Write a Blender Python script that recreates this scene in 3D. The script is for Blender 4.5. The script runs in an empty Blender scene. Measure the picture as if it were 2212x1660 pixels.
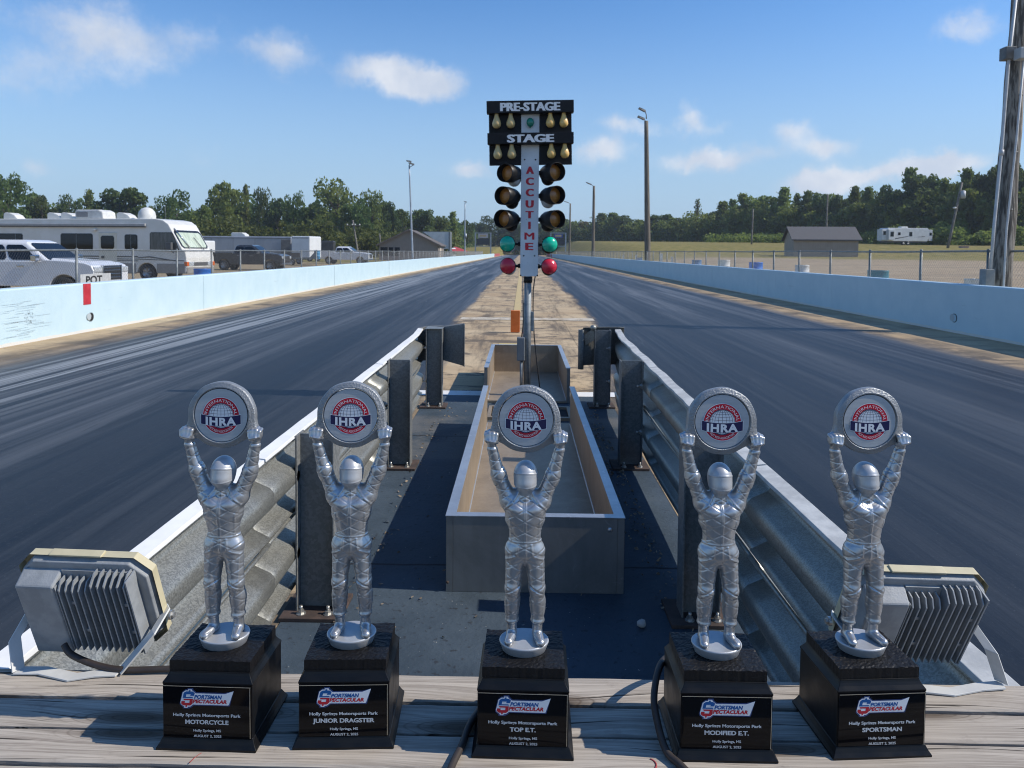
import bpy, bmesh, math, random
import numpy as np
from mathutils import Matrix, Vector, Euler
random.seed(7)
S = bpy.context.scene
COL = S.collection
R = math.radians

# ------------------------------------------------------------------ camera
cd = bpy.data.cameras.new("camera"); cam = bpy.data.objects.new("camera", cd); COL.objects.link(cam)
cam.matrix_world = (Matrix.Translation((0, 0, 1.5)) @ Matrix.Rotation(R(0.79), 4, 'Z')
                    @ Matrix.Rotation(R(90 - 2.507), 4, 'X') @ Matrix.Rotation(R(0.5), 4, 'Z'))
cd.sensor_width = 36; cd.lens = 36 * 1550 / 2212; cd.shift_y = -.0987
cd.clip_start = 0.02; cd.clip_end = 5000
cd.dof.use_dof = True; cd.dof.focus_distance = 1.03; cd.dof.aperture_fstop = 19.0
S.camera = cam
S.view_settings.view_transform = 'Standard'
try: S.view_settings.look = 'None'
except Exception: pass
S.view_settings.exposure = 0.15
S.view_settings.gamma = 1
S.cycles.use_denoising = True
S.cycles.filter_width = 1.05
S.cycles.max_bounces = 8
S.cycles.transparent_max_bounces = 16
S.cycles.caustics_reflective = False

# ------------------------------------------------------------------ node helpers
def NT(m):
    m.use_nodes = True
    t = m.node_tree; t.nodes.clear(); return t
class G:
    """small helper around a node tree"""
    def __init__(s, t): s.t = t
    def n(s, typ, ins=None, **props):
        x = s.t.nodes.new(typ)
        for k, v in props.items(): setattr(x, k, v)
        for k, v in (ins or {}).items(): s.put(x.inputs[k], v)
        return x
    def put(s, sock, v):
        if isinstance(v, bpy.types.NodeSocket): s.t.links.new(v, sock)
        elif v is not None: sock.default_value = v
    def m(s, op, a, b=None, c=None, clamp=False):
        x = s.n('ShaderNodeMath', operation=op, use_clamp=clamp)
        for i, v in enumerate((a, b, c)): s.put(x.inputs[i], v)
        return x.outputs[0]
    def v(s, op, a, b=None):
        x = s.n('ShaderNodeVectorMath', operation=op)
        s.put(x.inputs[0], a); s.put(x.inputs[1], b)
        return x.outputs['Value'] if op in ('DOT_PRODUCT', 'LENGTH') else x.outputs[0]
    def ss(s, x, a, b, lo=0.0, hi=1.0):
        q = s.n('ShaderNodeMapRange', interpolation_type='SMOOTHSTEP')
        for i, v in enumerate((x, a, b, lo, hi)): s.put(q.inputs[i], v)
        return q.outputs[0]
    def noise(s, vec, scale, detail=4, rough=.55, out='Fac', dist=0.0):
        q = s.n('ShaderNodeTexNoise', {'Vector': vec, 'Scale': scale, 'Detail': detail, 'Roughness': rough, 'Distortion': dist})
        return q.outputs[out]
    def mix(s, f, a, b, bt='MIX'):
        q = s.n('ShaderNodeMix', data_type='RGBA', blend_type=bt)
        s.put(q.inputs['Factor'], f)
        s.put(q.inputs[6], a if isinstance(a, bpy.types.NodeSocket) else (*a, 1))
        s.put(q.inputs[7], b if isinstance(b, bpy.types.NodeSocket) else (*b, 1))
        return q.outputs[2]
    def scale(s, vec, xyz):
        q = s.n('ShaderNodeMapping'); s.put(q.inputs['Vector'], vec); q.inputs['Scale'].default_value = xyz
        return q.outputs[0]

# ------------------------------------------------------------------ world: sky, clouds
SUN_EL, SUN_AZ = R(41.5), R(94.0)          # azimuth clockwise from +Y
w = bpy.data.worlds.new("World"); S.world = w; w.use_nodes = True
g = G(w.node_tree); g.t.nodes.clear()
sky = g.n('ShaderNodeTexSky', sky_type='NISHITA', sun_disc=False, sun_elevation=SUN_EL, sun_rotation=SUN_AZ,
          altitude=100.0, air_density=1.0, dust_density=0.15, ozone_density=3.0)
d0 = g.n('ShaderNodeTexCoord').outputs['Generated']
d0 = g.v('NORMALIZE', d0)
nz = g.n('ShaderNodeTexNoise', {'Vector': d0, 'Scale': 17.0, 'Detail': 7.0, 'Roughness': .62})
warp = g.v('SCALE', g.v('SUBTRACT', nz.outputs['Color'], (.5, .5, .5)))
warp.node.inputs['Scale'].default_value = .05
d = g.v('ADD', d0, warp)
CLOUDS = [(-0.544,0.798,0.258,0.058,0.029,0.42),(-0.469,0.849,0.243,0.046,0.034,0.78),(-0.401,0.88,0.255,0.032,0.028,0.40),(-0.561,0.805,0.194,0.058,0.033,0.50),(-0.5,0.828,0.252,0.026,0.022,0.25),
 (-0.312,0.917,0.249,0.036,0.024,0.85),(-0.201,0.95,0.237,0.044,0.020,0.8),(-0.154,0.961,0.231,0.044,0.021,0.85),(-0.112,0.968,0.224,0.034,0.021,0.85),(-0.558,0.825,0.091,0.018,0.011,0.6),
 (-0.413,0.903,0.118,0.032,0.02,0.3),(-0.554,0.824,0.12,0.026,0.008,0.22),(-0.071,0.991,0.11,0.024,0.013,0.95),(0.13,0.976,0.177,0.027,0.011,0.7),(0.167,0.972,0.168,0.026,0.011,0.45),
 (0.107,0.985,0.136,0.038,0.017,0.95),(0.223,0.959,0.174,0.02,0.017,0.85),(0.26,0.951,0.165,0.019,0.009,0.4),(0.344,0.925,0.159,0.024,0.013,0.8),(0.379,0.916,0.135,0.032,0.014,1),
 (0.211,0.97,0.122,0.035,0.011,0.7),(0.263,0.957,0.124,0.035,0.014,1.05),(0.362,0.928,0.088,0.038,0.013,0.9),(0.391,0.915,0.093,0.032,0.013,0.8),(0.473,0.874,0.109,0.045,0.012,1),
 (0.506,0.856,0.102,0.038,0.011,0.95),(0.424,0.9,0.103,0.026,0.008,0.6),(0.507,0.823,0.258,0.026,0.016,0.6),(0.484,0.836,0.259,0.016,0.013,0.35),(0.312,0.941,0.131,0.026,0.009,0.4)]
den = None
for (cx, cy, cz, su, sv, amp) in CLOUDS:
    c = Vector((cx, cy, cz)).normalized()
    rgt = Vector((cy, -cx, 0)).normalized(); up = rgt.cross(c)
    u = g.v('DOT_PRODUCT', d, tuple(rgt / su))
    v_ = g.m('SUBTRACT', g.v('DOT_PRODUCT', d, tuple(up / sv)), 0.0)
    u0 = c.dot(rgt / su); v0 = c.dot(up / sv)
    u = g.m('SUBTRACT', u, u0); v_ = g.m('SUBTRACT', v_, v0)
    r2 = g.m('ADD', g.m('MULTIPLY', u, u), g.m('MULTIPLY', v_, v_))
    e = g.m('MULTIPLY', g.m('POWER', 2.718, g.m('MULTIPLY', r2, -0.75)), amp)
    front = g.m('GREATER_THAN', g.v('DOT_PRODUCT', d0, tuple(c)), .5)
    e = g.m('MULTIPLY', e, front)
    den = e if den is None else g.m('ADD', den, e)
# a broken field of clouds over the rest of the sky, behind the camera and overhead
far = g.noise(g.scale(d0, (1, 1, 2.2)), 3.2, 6, .6)
behind = g.ss(g.v('DOT_PRODUCT', d0, (0, 1, 0)), .55, .35)
den = g.m('ADD', den, g.m('MULTIPLY', g.m('MULTIPLY', g.ss(far, .56, .75), behind), .9))
fb = g.noise(d0, 26.0, 8, .65)
den = g.m('ADD', g.m('MULTIPLY', den, 1.02), g.m('MULTIPLY', g.m('SUBTRACT', fb, .5), .95))
cov = g.ss(den, .16, 1.15, 0.0, .92)
ccol = g.mix(g.ss(g.noise(d0, 11.0, 5), .35, .68), (4.3, 4.8, 5.7), (6.0, 6.2, 6.6))
# the Nishita sky a little deeper in blue, as a phone camera renders it
skc = g.n('ShaderNodeHueSaturation', {'Saturation': 1.22, 'Value': 1.0, 'Color': sky.outputs[0]}).outputs[0]
hz_ = g.n('ShaderNodeSeparateXYZ', {'Vector': d0}).outputs[2]
skc = g.mix(1.0, skc, (1.07, 1.10, 1.19), 'MULTIPLY')
skc = g.mix(g.ss(hz_, .36, -.02, 0.0, .95), skc, (2.75, 3.95, 5.3))
fin = g.mix(cov, skc, ccol)
bg = g.n('ShaderNodeBackground', {'Color': fin, 'Strength': 0.128})
g.n('ShaderNodeOutputWorld', {'Surface': bg.outputs[0]})

sd = bpy.data.lights.new("sun", 'SUN'); sun = bpy.data.objects.new("sun", sd); COL.objects.link(sun)
sd.energy = 4.2; sd.angle = R(0.53); sd.color = (1.0, .94, .85)
sv_ = Vector((math.sin(SUN_AZ) * math.cos(SUN_EL), math.cos(SUN_AZ) * math.cos(SUN_EL), math.sin(SUN_EL)))
sun.rotation_euler = sv_.to_track_quat('Z', 'Y').to_euler(); sun.location = (60, 0, 60)

# ------------------------------------------------------------------ materials
MT = {}
def out(g, bs): g.n('ShaderNodeOutputMaterial', {'Surface': bs})
def pm(name, c1, c2=None, scale=8.0, rough=.5, metal=0.0, bump=0.0, bscale=40.0, st=(1, 1, 1), rvar=0.0, spec=.5, lo=.35, hi=.65, detail=6,
       coat=0.0, bdist=.01, trans=0.0, speck=None):
    if name in MT: return MT[name]
    m = bpy.data.materials.new(name); g = G(NT(m))
    tc = g.scale(g.n('ShaderNodeTexCoord').outputs['Object'], st)
    col = (*c1, 1); ro = rough
    if c2 is not None:
        f = g.noise(tc, scale, detail, .6)
        col = g.mix(g.ss(f, lo, hi), c1, c2)
        if rvar: ro = g.m('ADD', g.m('MULTIPLY', g.ss(f, lo, hi), rvar), rough)
    if speck:
        sp = g.noise(tc, speck[0], 2, .5)
        col = g.mix(g.ss(sp, speck[1], speck[1] + .06), col if not isinstance(col, tuple) else col[:3], speck[2])
    b = g.n('ShaderNodeBsdfPrincipled', {'Base Color': col, 'Roughness': ro, 'Metallic': metal, 'Specular IOR Level': spec, 'Coat Weight': coat})
    if trans: b.inputs['Transmission Weight'].default_value = trans
    if bump:
        bt = g.noise(tc, bscale, 5, .6)
        g.put(b.inputs['Normal'], g.n('ShaderNodeBump', {'Strength': bump, 'Distance': bdist, 'Height': bt}).outputs[0])
    out(g, b.outputs[0]); MT[name] = m
    return m

# ------------------------------------------------------------------ mesh builder
class MB:
    def __init__(s): s.V = []; s.F = []; s.M = []; s.Sm = []; s.n = 0
    def add(s, V, F, mi=0, sm=False, X=None):
        V = [Vector(v) for v in V]
        if X is not None: V = [X @ v for v in V]
        s.V += [tuple(v) for v in V]
        s.F += [tuple(i + s.n for i in f) for f in F]; s.M += [mi] * len(F); s.Sm += [sm] * len(F); s.n += len(V); return s
    def box(s, x0, x1, y0, y1, z0, z1, mi=0, X=None):
        V = [(x0,y0,z0),(x1,y0,z0),(x1,y1,z0),(x0,y1,z0),(x0,y0,z1),(x1,y0,z1),(x1,y1,z1),(x0,y1,z1)]
        return s.add(V, [(0,3,2,1),(4,5,6,7),(0,1,5,4),(1,2,6,5),(2,3,7,6),(3,0,4,7)], mi, False, X)
    def cyl(s, p0, p1, r0, r1=None, n=14, mi=0, sm=True, caps=True, X=None):
        r1 = r0 if r1 is None else r1
        p0 = Vector(p0); p1 = Vector(p1); a = (p1 - p0).normalized()
        t = a.orthogonal().normalized(); b = a.cross(t)
        V = []
        for p, r in ((p0, r0), (p1, r1)):
            for i in range(n):
                q = 2 * math.pi * i / n; V.append(p + (t * math.cos(q) + b * math.sin(q)) * r)
        s.add(V, [(i, (i + 1) % n, n + (i + 1) % n, n + i) for i in range(n)], mi, sm, X)
        if caps: s.add(V[:n][::-1], [tuple(range(n))], mi, False, X); s.add(V[n:], [tuple(range(n))], mi, False, X)
        return s
    def tube(s, pts, r, n=10, mi=0, X=None):
        P = [Vector(p) for p in pts]; rs = r if isinstance(r, (list, tuple)) else [r] * len(P)
        V = []; t = None
        for i, p in enumerate(P):
            a = (P[min(i + 1, len(P) - 1)] - P[max(i - 1, 0)]).normalized()
            t = a.orthogonal().normalized() if t is None else (t - a * t.dot(a)).normalized()
            b = a.cross(t)
            V += [p + (t * math.cos(2*math.pi*k/n) + b * math.sin(2*math.pi*k/n)) * rs[i] for k in range(n)]
        F = [(i*n+k, i*n+(k+1)%n, (i+1)*n+(k+1)%n, (i+1)*n+k) for i in range(len(P)-1) for k in range(n)]
        s.add(V, F, mi, True, X)
        s.add(V[:n][::-1], [tuple(range(n))], mi, False, X); s.add(V[-n:], [tuple(range(n))], mi, False, X); return s
    def lathe(s, prof, n=24, mi=0, sm=True, X=None):      # (r, z) profile round Z
        V = [(r * math.cos(2*math.pi*k/n), r * math.sin(2*math.pi*k/n), z) for r, z in prof for k in range(n)]
        F = [(i*n+k, i*n+(k+1)%n, (i+1)*n+(k+1)%n, (i+1)*n+k) for i in range(len(prof)-1) for k in range(n)]
        return s.add(V, F, mi, sm, X)
    def prism(s, poly, a0, a1, ax='y', mi=0, sm=False, X=None):   # polygon extruded along an axis
        def P(u, v, a): return {'y': (u, a, v), 'x': (a, u, v), 'z': (u, v, a)}[ax]
        n = len(poly); V = [P(u, v, a0) for u, v in poly] + [P(u, v, a1) for u, v in poly]
        F = [(i, (i+1) % n, n+(i+1) % n, n+i) for i in range(n)]
        s.add(V, F, mi, sm, X); s.add(V[:n], [tuple(range(n))[::-1]], mi, False, X); s.add(V[n:], [tuple(range(n))], mi, False, X); return s
    def ell(s, c, r, nu=18, nv=10, mi=0, X=None, v0=-1.0, v1=1.0):
        V = []
        for j in range(nv + 1):
            ph = math.pi / 2 * (v0 + (v1 - v0) * j / nv)
            for k in range(nu):
                th = 2*math.pi*k/nu
                V.append((c[0]+r[0]*math.cos(ph)*math.cos(th), c[1]+r[1]*math.cos(ph)*math.sin(th), c[2]+r[2]*math.sin(ph)))
        F = [(j*nu+k, j*nu+(k+1)%nu, (j+1)*nu+(k+1)%nu, (j+1)*nu+k) for j in range(nv) for k in range(nu)]
        return s.add(V, F, mi, True, X)
    def loft(s, rings, mi=0, sm=False, caps=True, X=None):
        n = len(rings[0]); V = [p for r in rings for p in r]
        F = [(i*n+k, i*n+(k+1)%n, (i+1)*n+(k+1)%n, (i+1)*n+k) for i in range(len(rings)-1) for k in range(n)]
        s.add(V, F, mi, sm, X)
        if caps: s.add(rings[0][::-1], [tuple(range(n))], mi, False, X); s.add(rings[-1], [tuple(range(n))], mi, False, X)
        return s
    def build(s, name, mats, parent=None, bev=0.0, seg=2, loc=None, smooth_angle=None, solid=0.0):
        me = bpy.data.meshes.new(name)
        me.from_pydata(s.V, [], s.F)
        mats = mats if isinstance(mats, (list, tuple)) else [mats]
        for m in mats: me.materials.append(m)
        me.polygons.foreach_set('material_index', s.M); me.polygons.foreach_set('use_smooth', s.Sm)
        bm = bmesh.new(); bm.from_mesh(me); bmesh.ops.remove_doubles(bm, verts=bm.verts, dist=1e-5)
        bmesh.ops.recalc_face_normals(bm, faces=bm.faces); bm.to_mesh(me); bm.free(); me.update()
        o = bpy.data.objects.new(name, me); COL.objects.link(o)
        if parent is not None: o.parent = parent
        if loc: o.location = loc
        if solid:
            q = o.modifiers.new('solid', 'SOLIDIFY'); q.thickness = solid; q.offset = 0
        if bev:
            q = o.modifiers.new('bevel', 'BEVEL'); q.width = bev; q.segments = seg; q.limit_method = 'ANGLE'; q.angle_limit = R(35)
        return o
def npmesh(name, V, F, mat, parent=None, smooth=True):
    me = bpy.data.meshes.new(name)
    V = np.asarray(V, np.float32); F = np.asarray(F, np.int32); k = F.shape[1]
    me.vertices.add(len(V)); me.vertices.foreach_set('co', V.ravel())
    me.loops.add(F.size); me.loops.foreach_set('vertex_index', F.ravel())
    me.polygons.add(len(F)); me.polygons.foreach_set('loop_start', np.arange(len(F), dtype=np.int32) * k)
    me.update(calc_edges=True); me.validate()
    me.polygons.foreach_set('use_smooth', np.full(len(me.polygons), smooth))
    me.materials.append(mat)
    o = bpy.data.objects.new(name, me); COL.objects.link(o)
    if parent is not None: o.parent = parent
    return o
def thing(name, label, cat, loc=(0, 0, 0), rz=0.0, group=None):
    o = bpy.data.objects.new(name, None); COL.objects.link(o); o.empty_display_size = .1
    o.location = loc; o.rotation_euler = (0, 0, rz)
    return tag(o, label, cat, group)
def tag(o, label, cat, group=None, kind=None):
    o['label'] = label; o['category'] = cat
    if group: o['group'] = group
    if kind: o['kind'] = kind
    return o
def struct(o, label=None, kind='structure'):
    o['kind'] = kind
    if label: o['label'] = label
    return o
def kids(o, table):
    return table.get(o, [])
def copy_thing(root, loc=None, rz=None, label=None):
    """copy of a thing, its parts and their sub-parts; mesh data shared"""
    def rec(o, par):
        c = o.copy(); COL.objects.link(c)
        if par is not None: c.parent = par
        for ch in [q for q in list(o.children)]: rec(ch, c)
        return c
    bpy.context.view_layer.update()
    r = rec(root, None)
    if loc is not None: r.location = loc
    if rz is not None: r.rotation_euler = (0, 0, rz)
    if label: r['label'] = label
    return r

_tc = {}
def text2d(txt, bold=.0, spacing=1.0):
    """flat lettering as (verts Nx2, faces), cap height scaled to 1, left edge at 0, baseline at 0"""
    key = (txt, bold, spacing)
    if key in _tc: return _tc[key]
    cu = bpy.data.curves.new('lettering_curve', 'FONT'); cu.body = txt; cu.size = 1.0; cu.offset = bold; cu.resolution_u = 3
    cu.space_character = spacing
    ob = bpy.data.objects.new('lettering_curve', cu); COL.objects.link(ob)
    dg = bpy.context.evaluated_depsgraph_get(); dg.update()
    me = bpy.data.meshes.new_from_object(ob.evaluated_get(dg), depsgraph=dg)
    V = np.array([v.co[:2] for v in me.vertices]); F = [tuple(p.vertices) for p in me.polygons]
    bpy.data.objects.remove(ob); bpy.data.curves.remove(cu); bpy.data.meshes.remove(me)
    cap = .73
    V = V / cap; V[:, 0] -= V[:, 0].min()
    _tc[key] = (V, F); return V, F
def put_text(mb, txt, h, cx, cz, y, mi, bold=.0, width=None, shear=0.0, X=None, spacing=1.0, align='c', dup=()):
    """upright lettering facing -Y in the XZ plane"""
    V, F = text2d(txt, bold, spacing); w_ = V[:, 0].max()
    sx = h if width is None else width / w_
    x0 = cx - w_ * sx / 2 if align == 'c' else cx
    P = [(x0 + a * sx + b * h * shear, y, cz + b * h) for a, b in V]
    mb.add(P, F, mi, False, X)
    for k, dx in enumerate(dup): mb.add([(a + dx * h, b - .00012 * (k + 1), c) for a, b, c in P], F, mi, False, X)
def arc_text(mb, txt, h, rad, a0, a1, cx, cz, y, mi, bold=.0, inward=False):
    """lettering bent along an arc; a0 -> a1 are the angles of the first and last edge"""
    V, F = text2d(txt, bold); w_ = V[:, 0].max(); P = []
    for a, b in V:
        t = a0 + (a1 - a0) * a / w_
        r = rad + (b * h if not inward else -b * h)
        P.append((cx + r * math.cos(t), y, cz + r * math.sin(t)))
    mb.add(P, F, mi)

# ================================================================== SETTING: ground, strip
def interp(x, pts):
    return float(np.interp(x, [p[0] for p in pts], [p[1] for p in pts]))
def sst(x, a, b):
    t = min(1, max(0, (x - a) / (b - a))); return t * t * (3 - 2 * t)
PROF = [(0, -.03), (15, .0), (24, .12), (45, .5), (70, .85), (90, 1.0), (106, 1.2), (122, 2.2), (140, 3.05), (155, 3.35), (200, 4.5), (400, 7.7), (900, 14)]
def ground_h(x, y):
    d = math.hypot(x, y)
    right = interp(d, PROF) * (sst(x, 9.2, 22) if d > 60 else sst(x, 9.0, 12))
    left = -.3 + .25 * sst(y, 40, 75) + 3.5 * sst(d, 150, 330)
    h = right if x > 0 else (-.07 + (left + .07) * sst(-x, 8.3, 9.6))
    if -8.6 < x < 9.1: h = -.07
    endr = sst(y, 300, 560) * (1.0 + .0175 * (y - 150))
    return h + max(0, endr) if y > 300 else h
xs = np.unique(np.concatenate([-np.geomspace(30, 900, 22), np.linspace(-30, -12, 13), np.linspace(-11, -7.8, 9), np.linspace(-7, 8, 5), np.linspace(8.6, 12, 9), np.linspace(13, 60, 33), np.geomspace(62, 900, 26)]))
ys = np.unique(np.concatenate([np.linspace(-400, -20, 12), np.linspace(-15, 60, 38), np.linspace(62, 220, 60), np.geomspace(224, 1500, 44)]))
V = [(x, y, ground_h(x, y)) for y in ys for x in xs]
nx = len(xs)
F = [(j*nx+i, j*nx+i+1, (j+1)*nx+i+1, (j+1)*nx+i) for j in range(len(ys)-1) for i in range(nx-1)]
def ground_mat():
    m = bpy.data.materials.new("gravel and grass"); g = G(NT(m))
    pos = g.n('ShaderNodeNewGeometry').outputs['Position']
    sx = g.n('ShaderNodeSeparateXYZ', {'Vector': pos}); x, y = sx.outputs[0], sx.outputs[1]
    dist = g.v('LENGTH', g.v('MULTIPLY', pos, (1, 1, 0)))
    n1 = g.noise(pos, .06, 5); n2 = g.noise(pos, .9, 6); n3 = g.noise(pos, 9.0, 6, .7)
    gravel = g.mix(g.ss(n2, .3, .7), (.34, .255, .16), (.44, .345, .225))
    gravel = g.mix(g.ss(n3, .35, .75), gravel, (.22, .18, .135))
    band = g.noise(g.scale(pos, (.05, .5, 1)), 1.0, 5)
    gravel = g.mix(g.m('MULTIPLY', g.ss(band, .5, .7), .55), gravel, (.20, .165, .13))
    grass = g.mix(g.ss(n2, .3, .7), (.15, .14, .036), (.31, .24, .085))
    grass = g.mix(g.ss(n3, .4, .8), grass, (.12, .11, .035))
    grass = g.mix(g.ss(g.noise(g.scale(pos, (.02, .06, 1)), 1.0, 4), .62, .72), grass, (.36, .23, .14))
    # the lot is gravel near the strip, grass on the bank; the left pits are worn gravel
    edge = g.m('ADD', dist, g.m('MULTIPLY', g.m('SUBTRACT', n1, .5), 46.0))
    gr = g.ss(edge, 78.0, 100.0)
    strip_side = g.m('MULTIPLY', g.ss(n2, .45, .6), g.ss(x, 16.0, 10.0))
    gr = g.m('MAXIMUM', gr, g.m('MULTIPLY', strip_side, .5))
    hillside = g.m('MULTIPLY', g.ss(y, 330.0, 400.0), g.ss(g.m('ABSOLUTE', g.m('ADD', x, g.m('MULTIPLY', g.m('SUBTRACT', n1, .5), 12.0))), 16.0, 7.0))
    col = g.mix(gr, gravel, grass)
    col = g.mix(hillside, col, (.36, .28, .19))
    b = g.n('ShaderNodeBsdfPrincipled', {'Base Color': col, 'Roughness': .95, 'Specular IOR Level': .15})
    g.put(b.inputs['Normal'], g.n('ShaderNodeBump', {'Strength': .5, 'Distance': .05, 'Height': g.noise(pos, 5.0, 8, .7)}).outputs[0])
    out(g, b.outputs[0]); return m
go = npmesh("ground", V, F, ground_mat()); struct(go, "gravel lots and grass banks around the drag strip")

def strip_mat():
    """worn concrete with rubbered-in racing grooves: one material for all sheets of the strip, so they blend"""
    m = bpy.data.materials.new("rubbered concrete"); g = G(NT(m))
    pos = g.n('ShaderNodeNewGeometry').outputs['Position']
    sx = g.n('ShaderNodeSeparateXYZ', {'Vector': pos}); x0, y = sx.outputs[0], sx.outputs[1]
    wob = g.noise(g.scale(pos, (1.2, .10, 1)), 1.0, 6, .65)
    wob2 = g.noise(g.scale(pos, (7, .5, 1)), 1.0, 5, .65)
    x = g.m('ADD', x0, g.m('ADD', g.m('MULTIPLY', g.m('SUBTRACT', wob, .5), .75), g.m('MULTIPLY', g.m('SUBTRACT', wob2, .5), .35)))
    near = g.ss(y, 9.0, 16.5)
    eL = g.m('ADD', -1.0, g.m('MULTIPLY', near, -.42)); eR = g.m('ADD', 1.02, g.m('MULTIPLY', near, .62))
    eL = g.m('SUBTRACT', x, eL); eR = g.m('SUBTRACT', x, eR)
    left = g.m('MULTIPLY', g.ss(x, -6.95, -6.35), g.ss(eL, .14, -.14))
    right = g.m('MULTIPLY', g.ss(x, 6.95, 6.3), g.ss(eR, -.14, .14))
    lane = g.m('MAXIMUM', left, right)
    # concrete
    c1 = g.noise(pos, .7, 6, .6); c2 = g.noise(pos, 14.0, 6, .7)
    conc = g.mix(g.ss(c1, .3, .7), (.40, .285, .165), (.53, .405, .25))
    conc = g.mix(g.m('MULTIPLY', g.ss(c2, .5, .75), .4), conc, (.27, .21, .14))
    smear = g.noise(g.scale(pos, (.75, 1.6, 1)), 1.1, 7, .72, dist=1.2)
    smearb = g.noise(g.scale(pos, (2.0, .22, 1)), 1.0, 7, .7)
    sm = g.m('MAXIMUM', g.m('MULTIPLY', g.ss(smear, .50, .60), .80), g.m('MULTIPLY', g.ss(smearb, .47, .66), .8))
    edge_d = g.m('MULTIPLY', g.ss(g.m('ABSOLUTE', x0), 7.5, 6.6), .5)
    sm = g.m('MULTIPLY', sm, g.m('ADD', .42, g.m('MULTIPLY', edge_d, 1.2)))
    conc = g.mix(sm, conc, (.075, .062, .05))
    blot = g.m('MULTIPLY', g.ss(g.m('ABSOLUTE', g.m('SUBTRACT', g.m('ABSOLUTE', x), 6.9)), .55, .15), g.ss(c1, .38, .58))
    conc = g.mix(g.m('MULTIPLY', blot, .75), conc, (.07, .06, .052))
    # rubber: long streaks along the strip
    s1 = g.noise(g.scale(pos, (1.25, .030, 1)), 1.0, 9, .70, dist=.5)
    s2 = g.noise(g.scale(pos, (9.0, .05, 1)), 1.0, 6, .7)
    s3 = g.noise(g.scale(pos, (42.0, .25, 1)), 1.0, 4, .7)
    st = g.m('ADD', g.m('MULTIPLY', s1, .66), g.m('ADD', g.m('MULTIPLY', s2, .24), g.m('MULTIPLY', s3, .10)))
    rub = g.mix(g.ss(st, .38, .64), (.005, .006, .009), (.021, .025, .031))
    farl = g.ss(y, 6.0, 34.0)
    side = g.m('MULTIPLY', g.ss(g.m('ABSOLUTE', x0), 1.6, 5.6), g.ss(x0, 1.0, -1.0, .42, 1.15))
    amt = g.m('ADD', g.m('MULTIPLY', farl, .62), g.m('ADD', .05, g.m('MULTIPLY', side, .38)))
    rub = g.mix(g.m('MULTIPLY', g.ss(st, .44, .62), amt), rub, (.19, .20, .21))
    s4 = g.noise(g.scale(pos, (16.0, .035, 1)), 1.0, 5, .72)
    rub = g.mix(g.m('MULTIPLY', g.ss(s4, .53, .68), g.m('MULTIPLY', amt, .5)), rub, (.23, .24, .25))
    rub = g.mix(g.m('MULTIPLY', g.ss(s4, .47, .33), .4), rub, (.008, .010, .015))
    mk = g.noise(g.scale(pos, (2.6, .16, 1)), 1.0, 7, .75, dist=1.5)
    rub = g.mix(g.m('MULTIPLY', g.ss(mk, .60, .66), .5), rub, (.009, .010, .012))
    rub = g.mix(g.m('MULTIPLY', g.ss(mk, .40, .30), g.m('MULTIPLY', amt, .9)), rub, (.24, .25, .255))
    gv = g.m('MINIMUM', g.m('ABSOLUTE', g.m('SUBTRACT', g.m('ABSOLUTE', g.m('SUBTRACT', g.m('ABSOLUTE', g.m('SUBTRACT', x, .05)), 4.0)), .85)), 1.0)
    rub = g.mix(g.m('MULTIPLY', g.ss(gv, .5, .12), .55), rub, (.010, .012, .016))
    # pale worn band along the outer groove edges
    band = g.m('MULTIPLY', g.ss(g.m('ABSOLUTE', g.m('ADD', x, 5.55)), 1.25, .2), g.ss(s2, .42, .60))
    rub = g.mix(g.m('MULTIPLY', band, .75), rub, (.34, .355, .36))
    sparkle = g.noise(pos, 120.0, 2, .5)
    agg = g.noise(pos, 45.0, 3, .7)
    rub = g.mix(g.m('MULTIPLY', g.ss(agg, .56, .70), .16), rub, (.10, .105, .11))
    rub = g.mix(g.m('MULTIPLY', g.ss(sparkle, .72, .78), .5), rub, (.22, .22, .22))
    # expansion joints across the lanes
    j = g.m('ABSOLUTE', g.m('SUBTRACT', g.m('FRACT', g.m('DIVIDE', g.m('ADD', y, g.m('MULTIPLY', wob2, .03)), 6.1)), .42))
    jt = g.ss(j, .0024, .0012)
    col = g.mix(lane, conc, rub)
    col = g.mix(g.m('MULTIPLY', jt, .7), col, (.012, .012, .014))
    rgh = g.m('ADD', g.m('MULTIPLY', lane, g.m('ADD', -.58, g.m('MULTIPLY', st, .34))), .9)
    bmp = g.m('ADD', g.m('MULTIPLY', c2, g.m('SUBTRACT', 1.0, g.m('MULTIPLY', lane, .6))), g.m('MULTIPLY', s3, .5))
    b = g.n('ShaderNodeBsdfPrincipled', {'Base Color': col, 'Roughness': rgh, 'Specular IOR Level': .32})
    g.put(b.inputs['Normal'], g.n('ShaderNodeBump', {'Strength': .35, 'Distance': .006, 'Height': bmp}).outputs[0])
    out(g, b.outputs[0]); return m
SM = strip_mat()
def sheet(name, x0, x1, y0, y1, z, mat, lab=None):
    o = npmesh(name, [(x0, y0, z), (x1, y0, z), (x1, y1, z), (x0, y1, z)], [(0, 1, 2, 3)], mat, smooth=False)
    return struct(o, lab)
sheet("concrete_apron", -8.3, 8.9, -8, 470, 0.0, SM, "worn tan concrete of the drag strip")
sheet("racing_lane", -7.3, -.96, -8, 470, .004, SM, "left racing lane, dark with rubber")
sheet("racing_lane", .90, 7.3, -8, 470, .004, SM, "right racing lane, dark with rubber")
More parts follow.
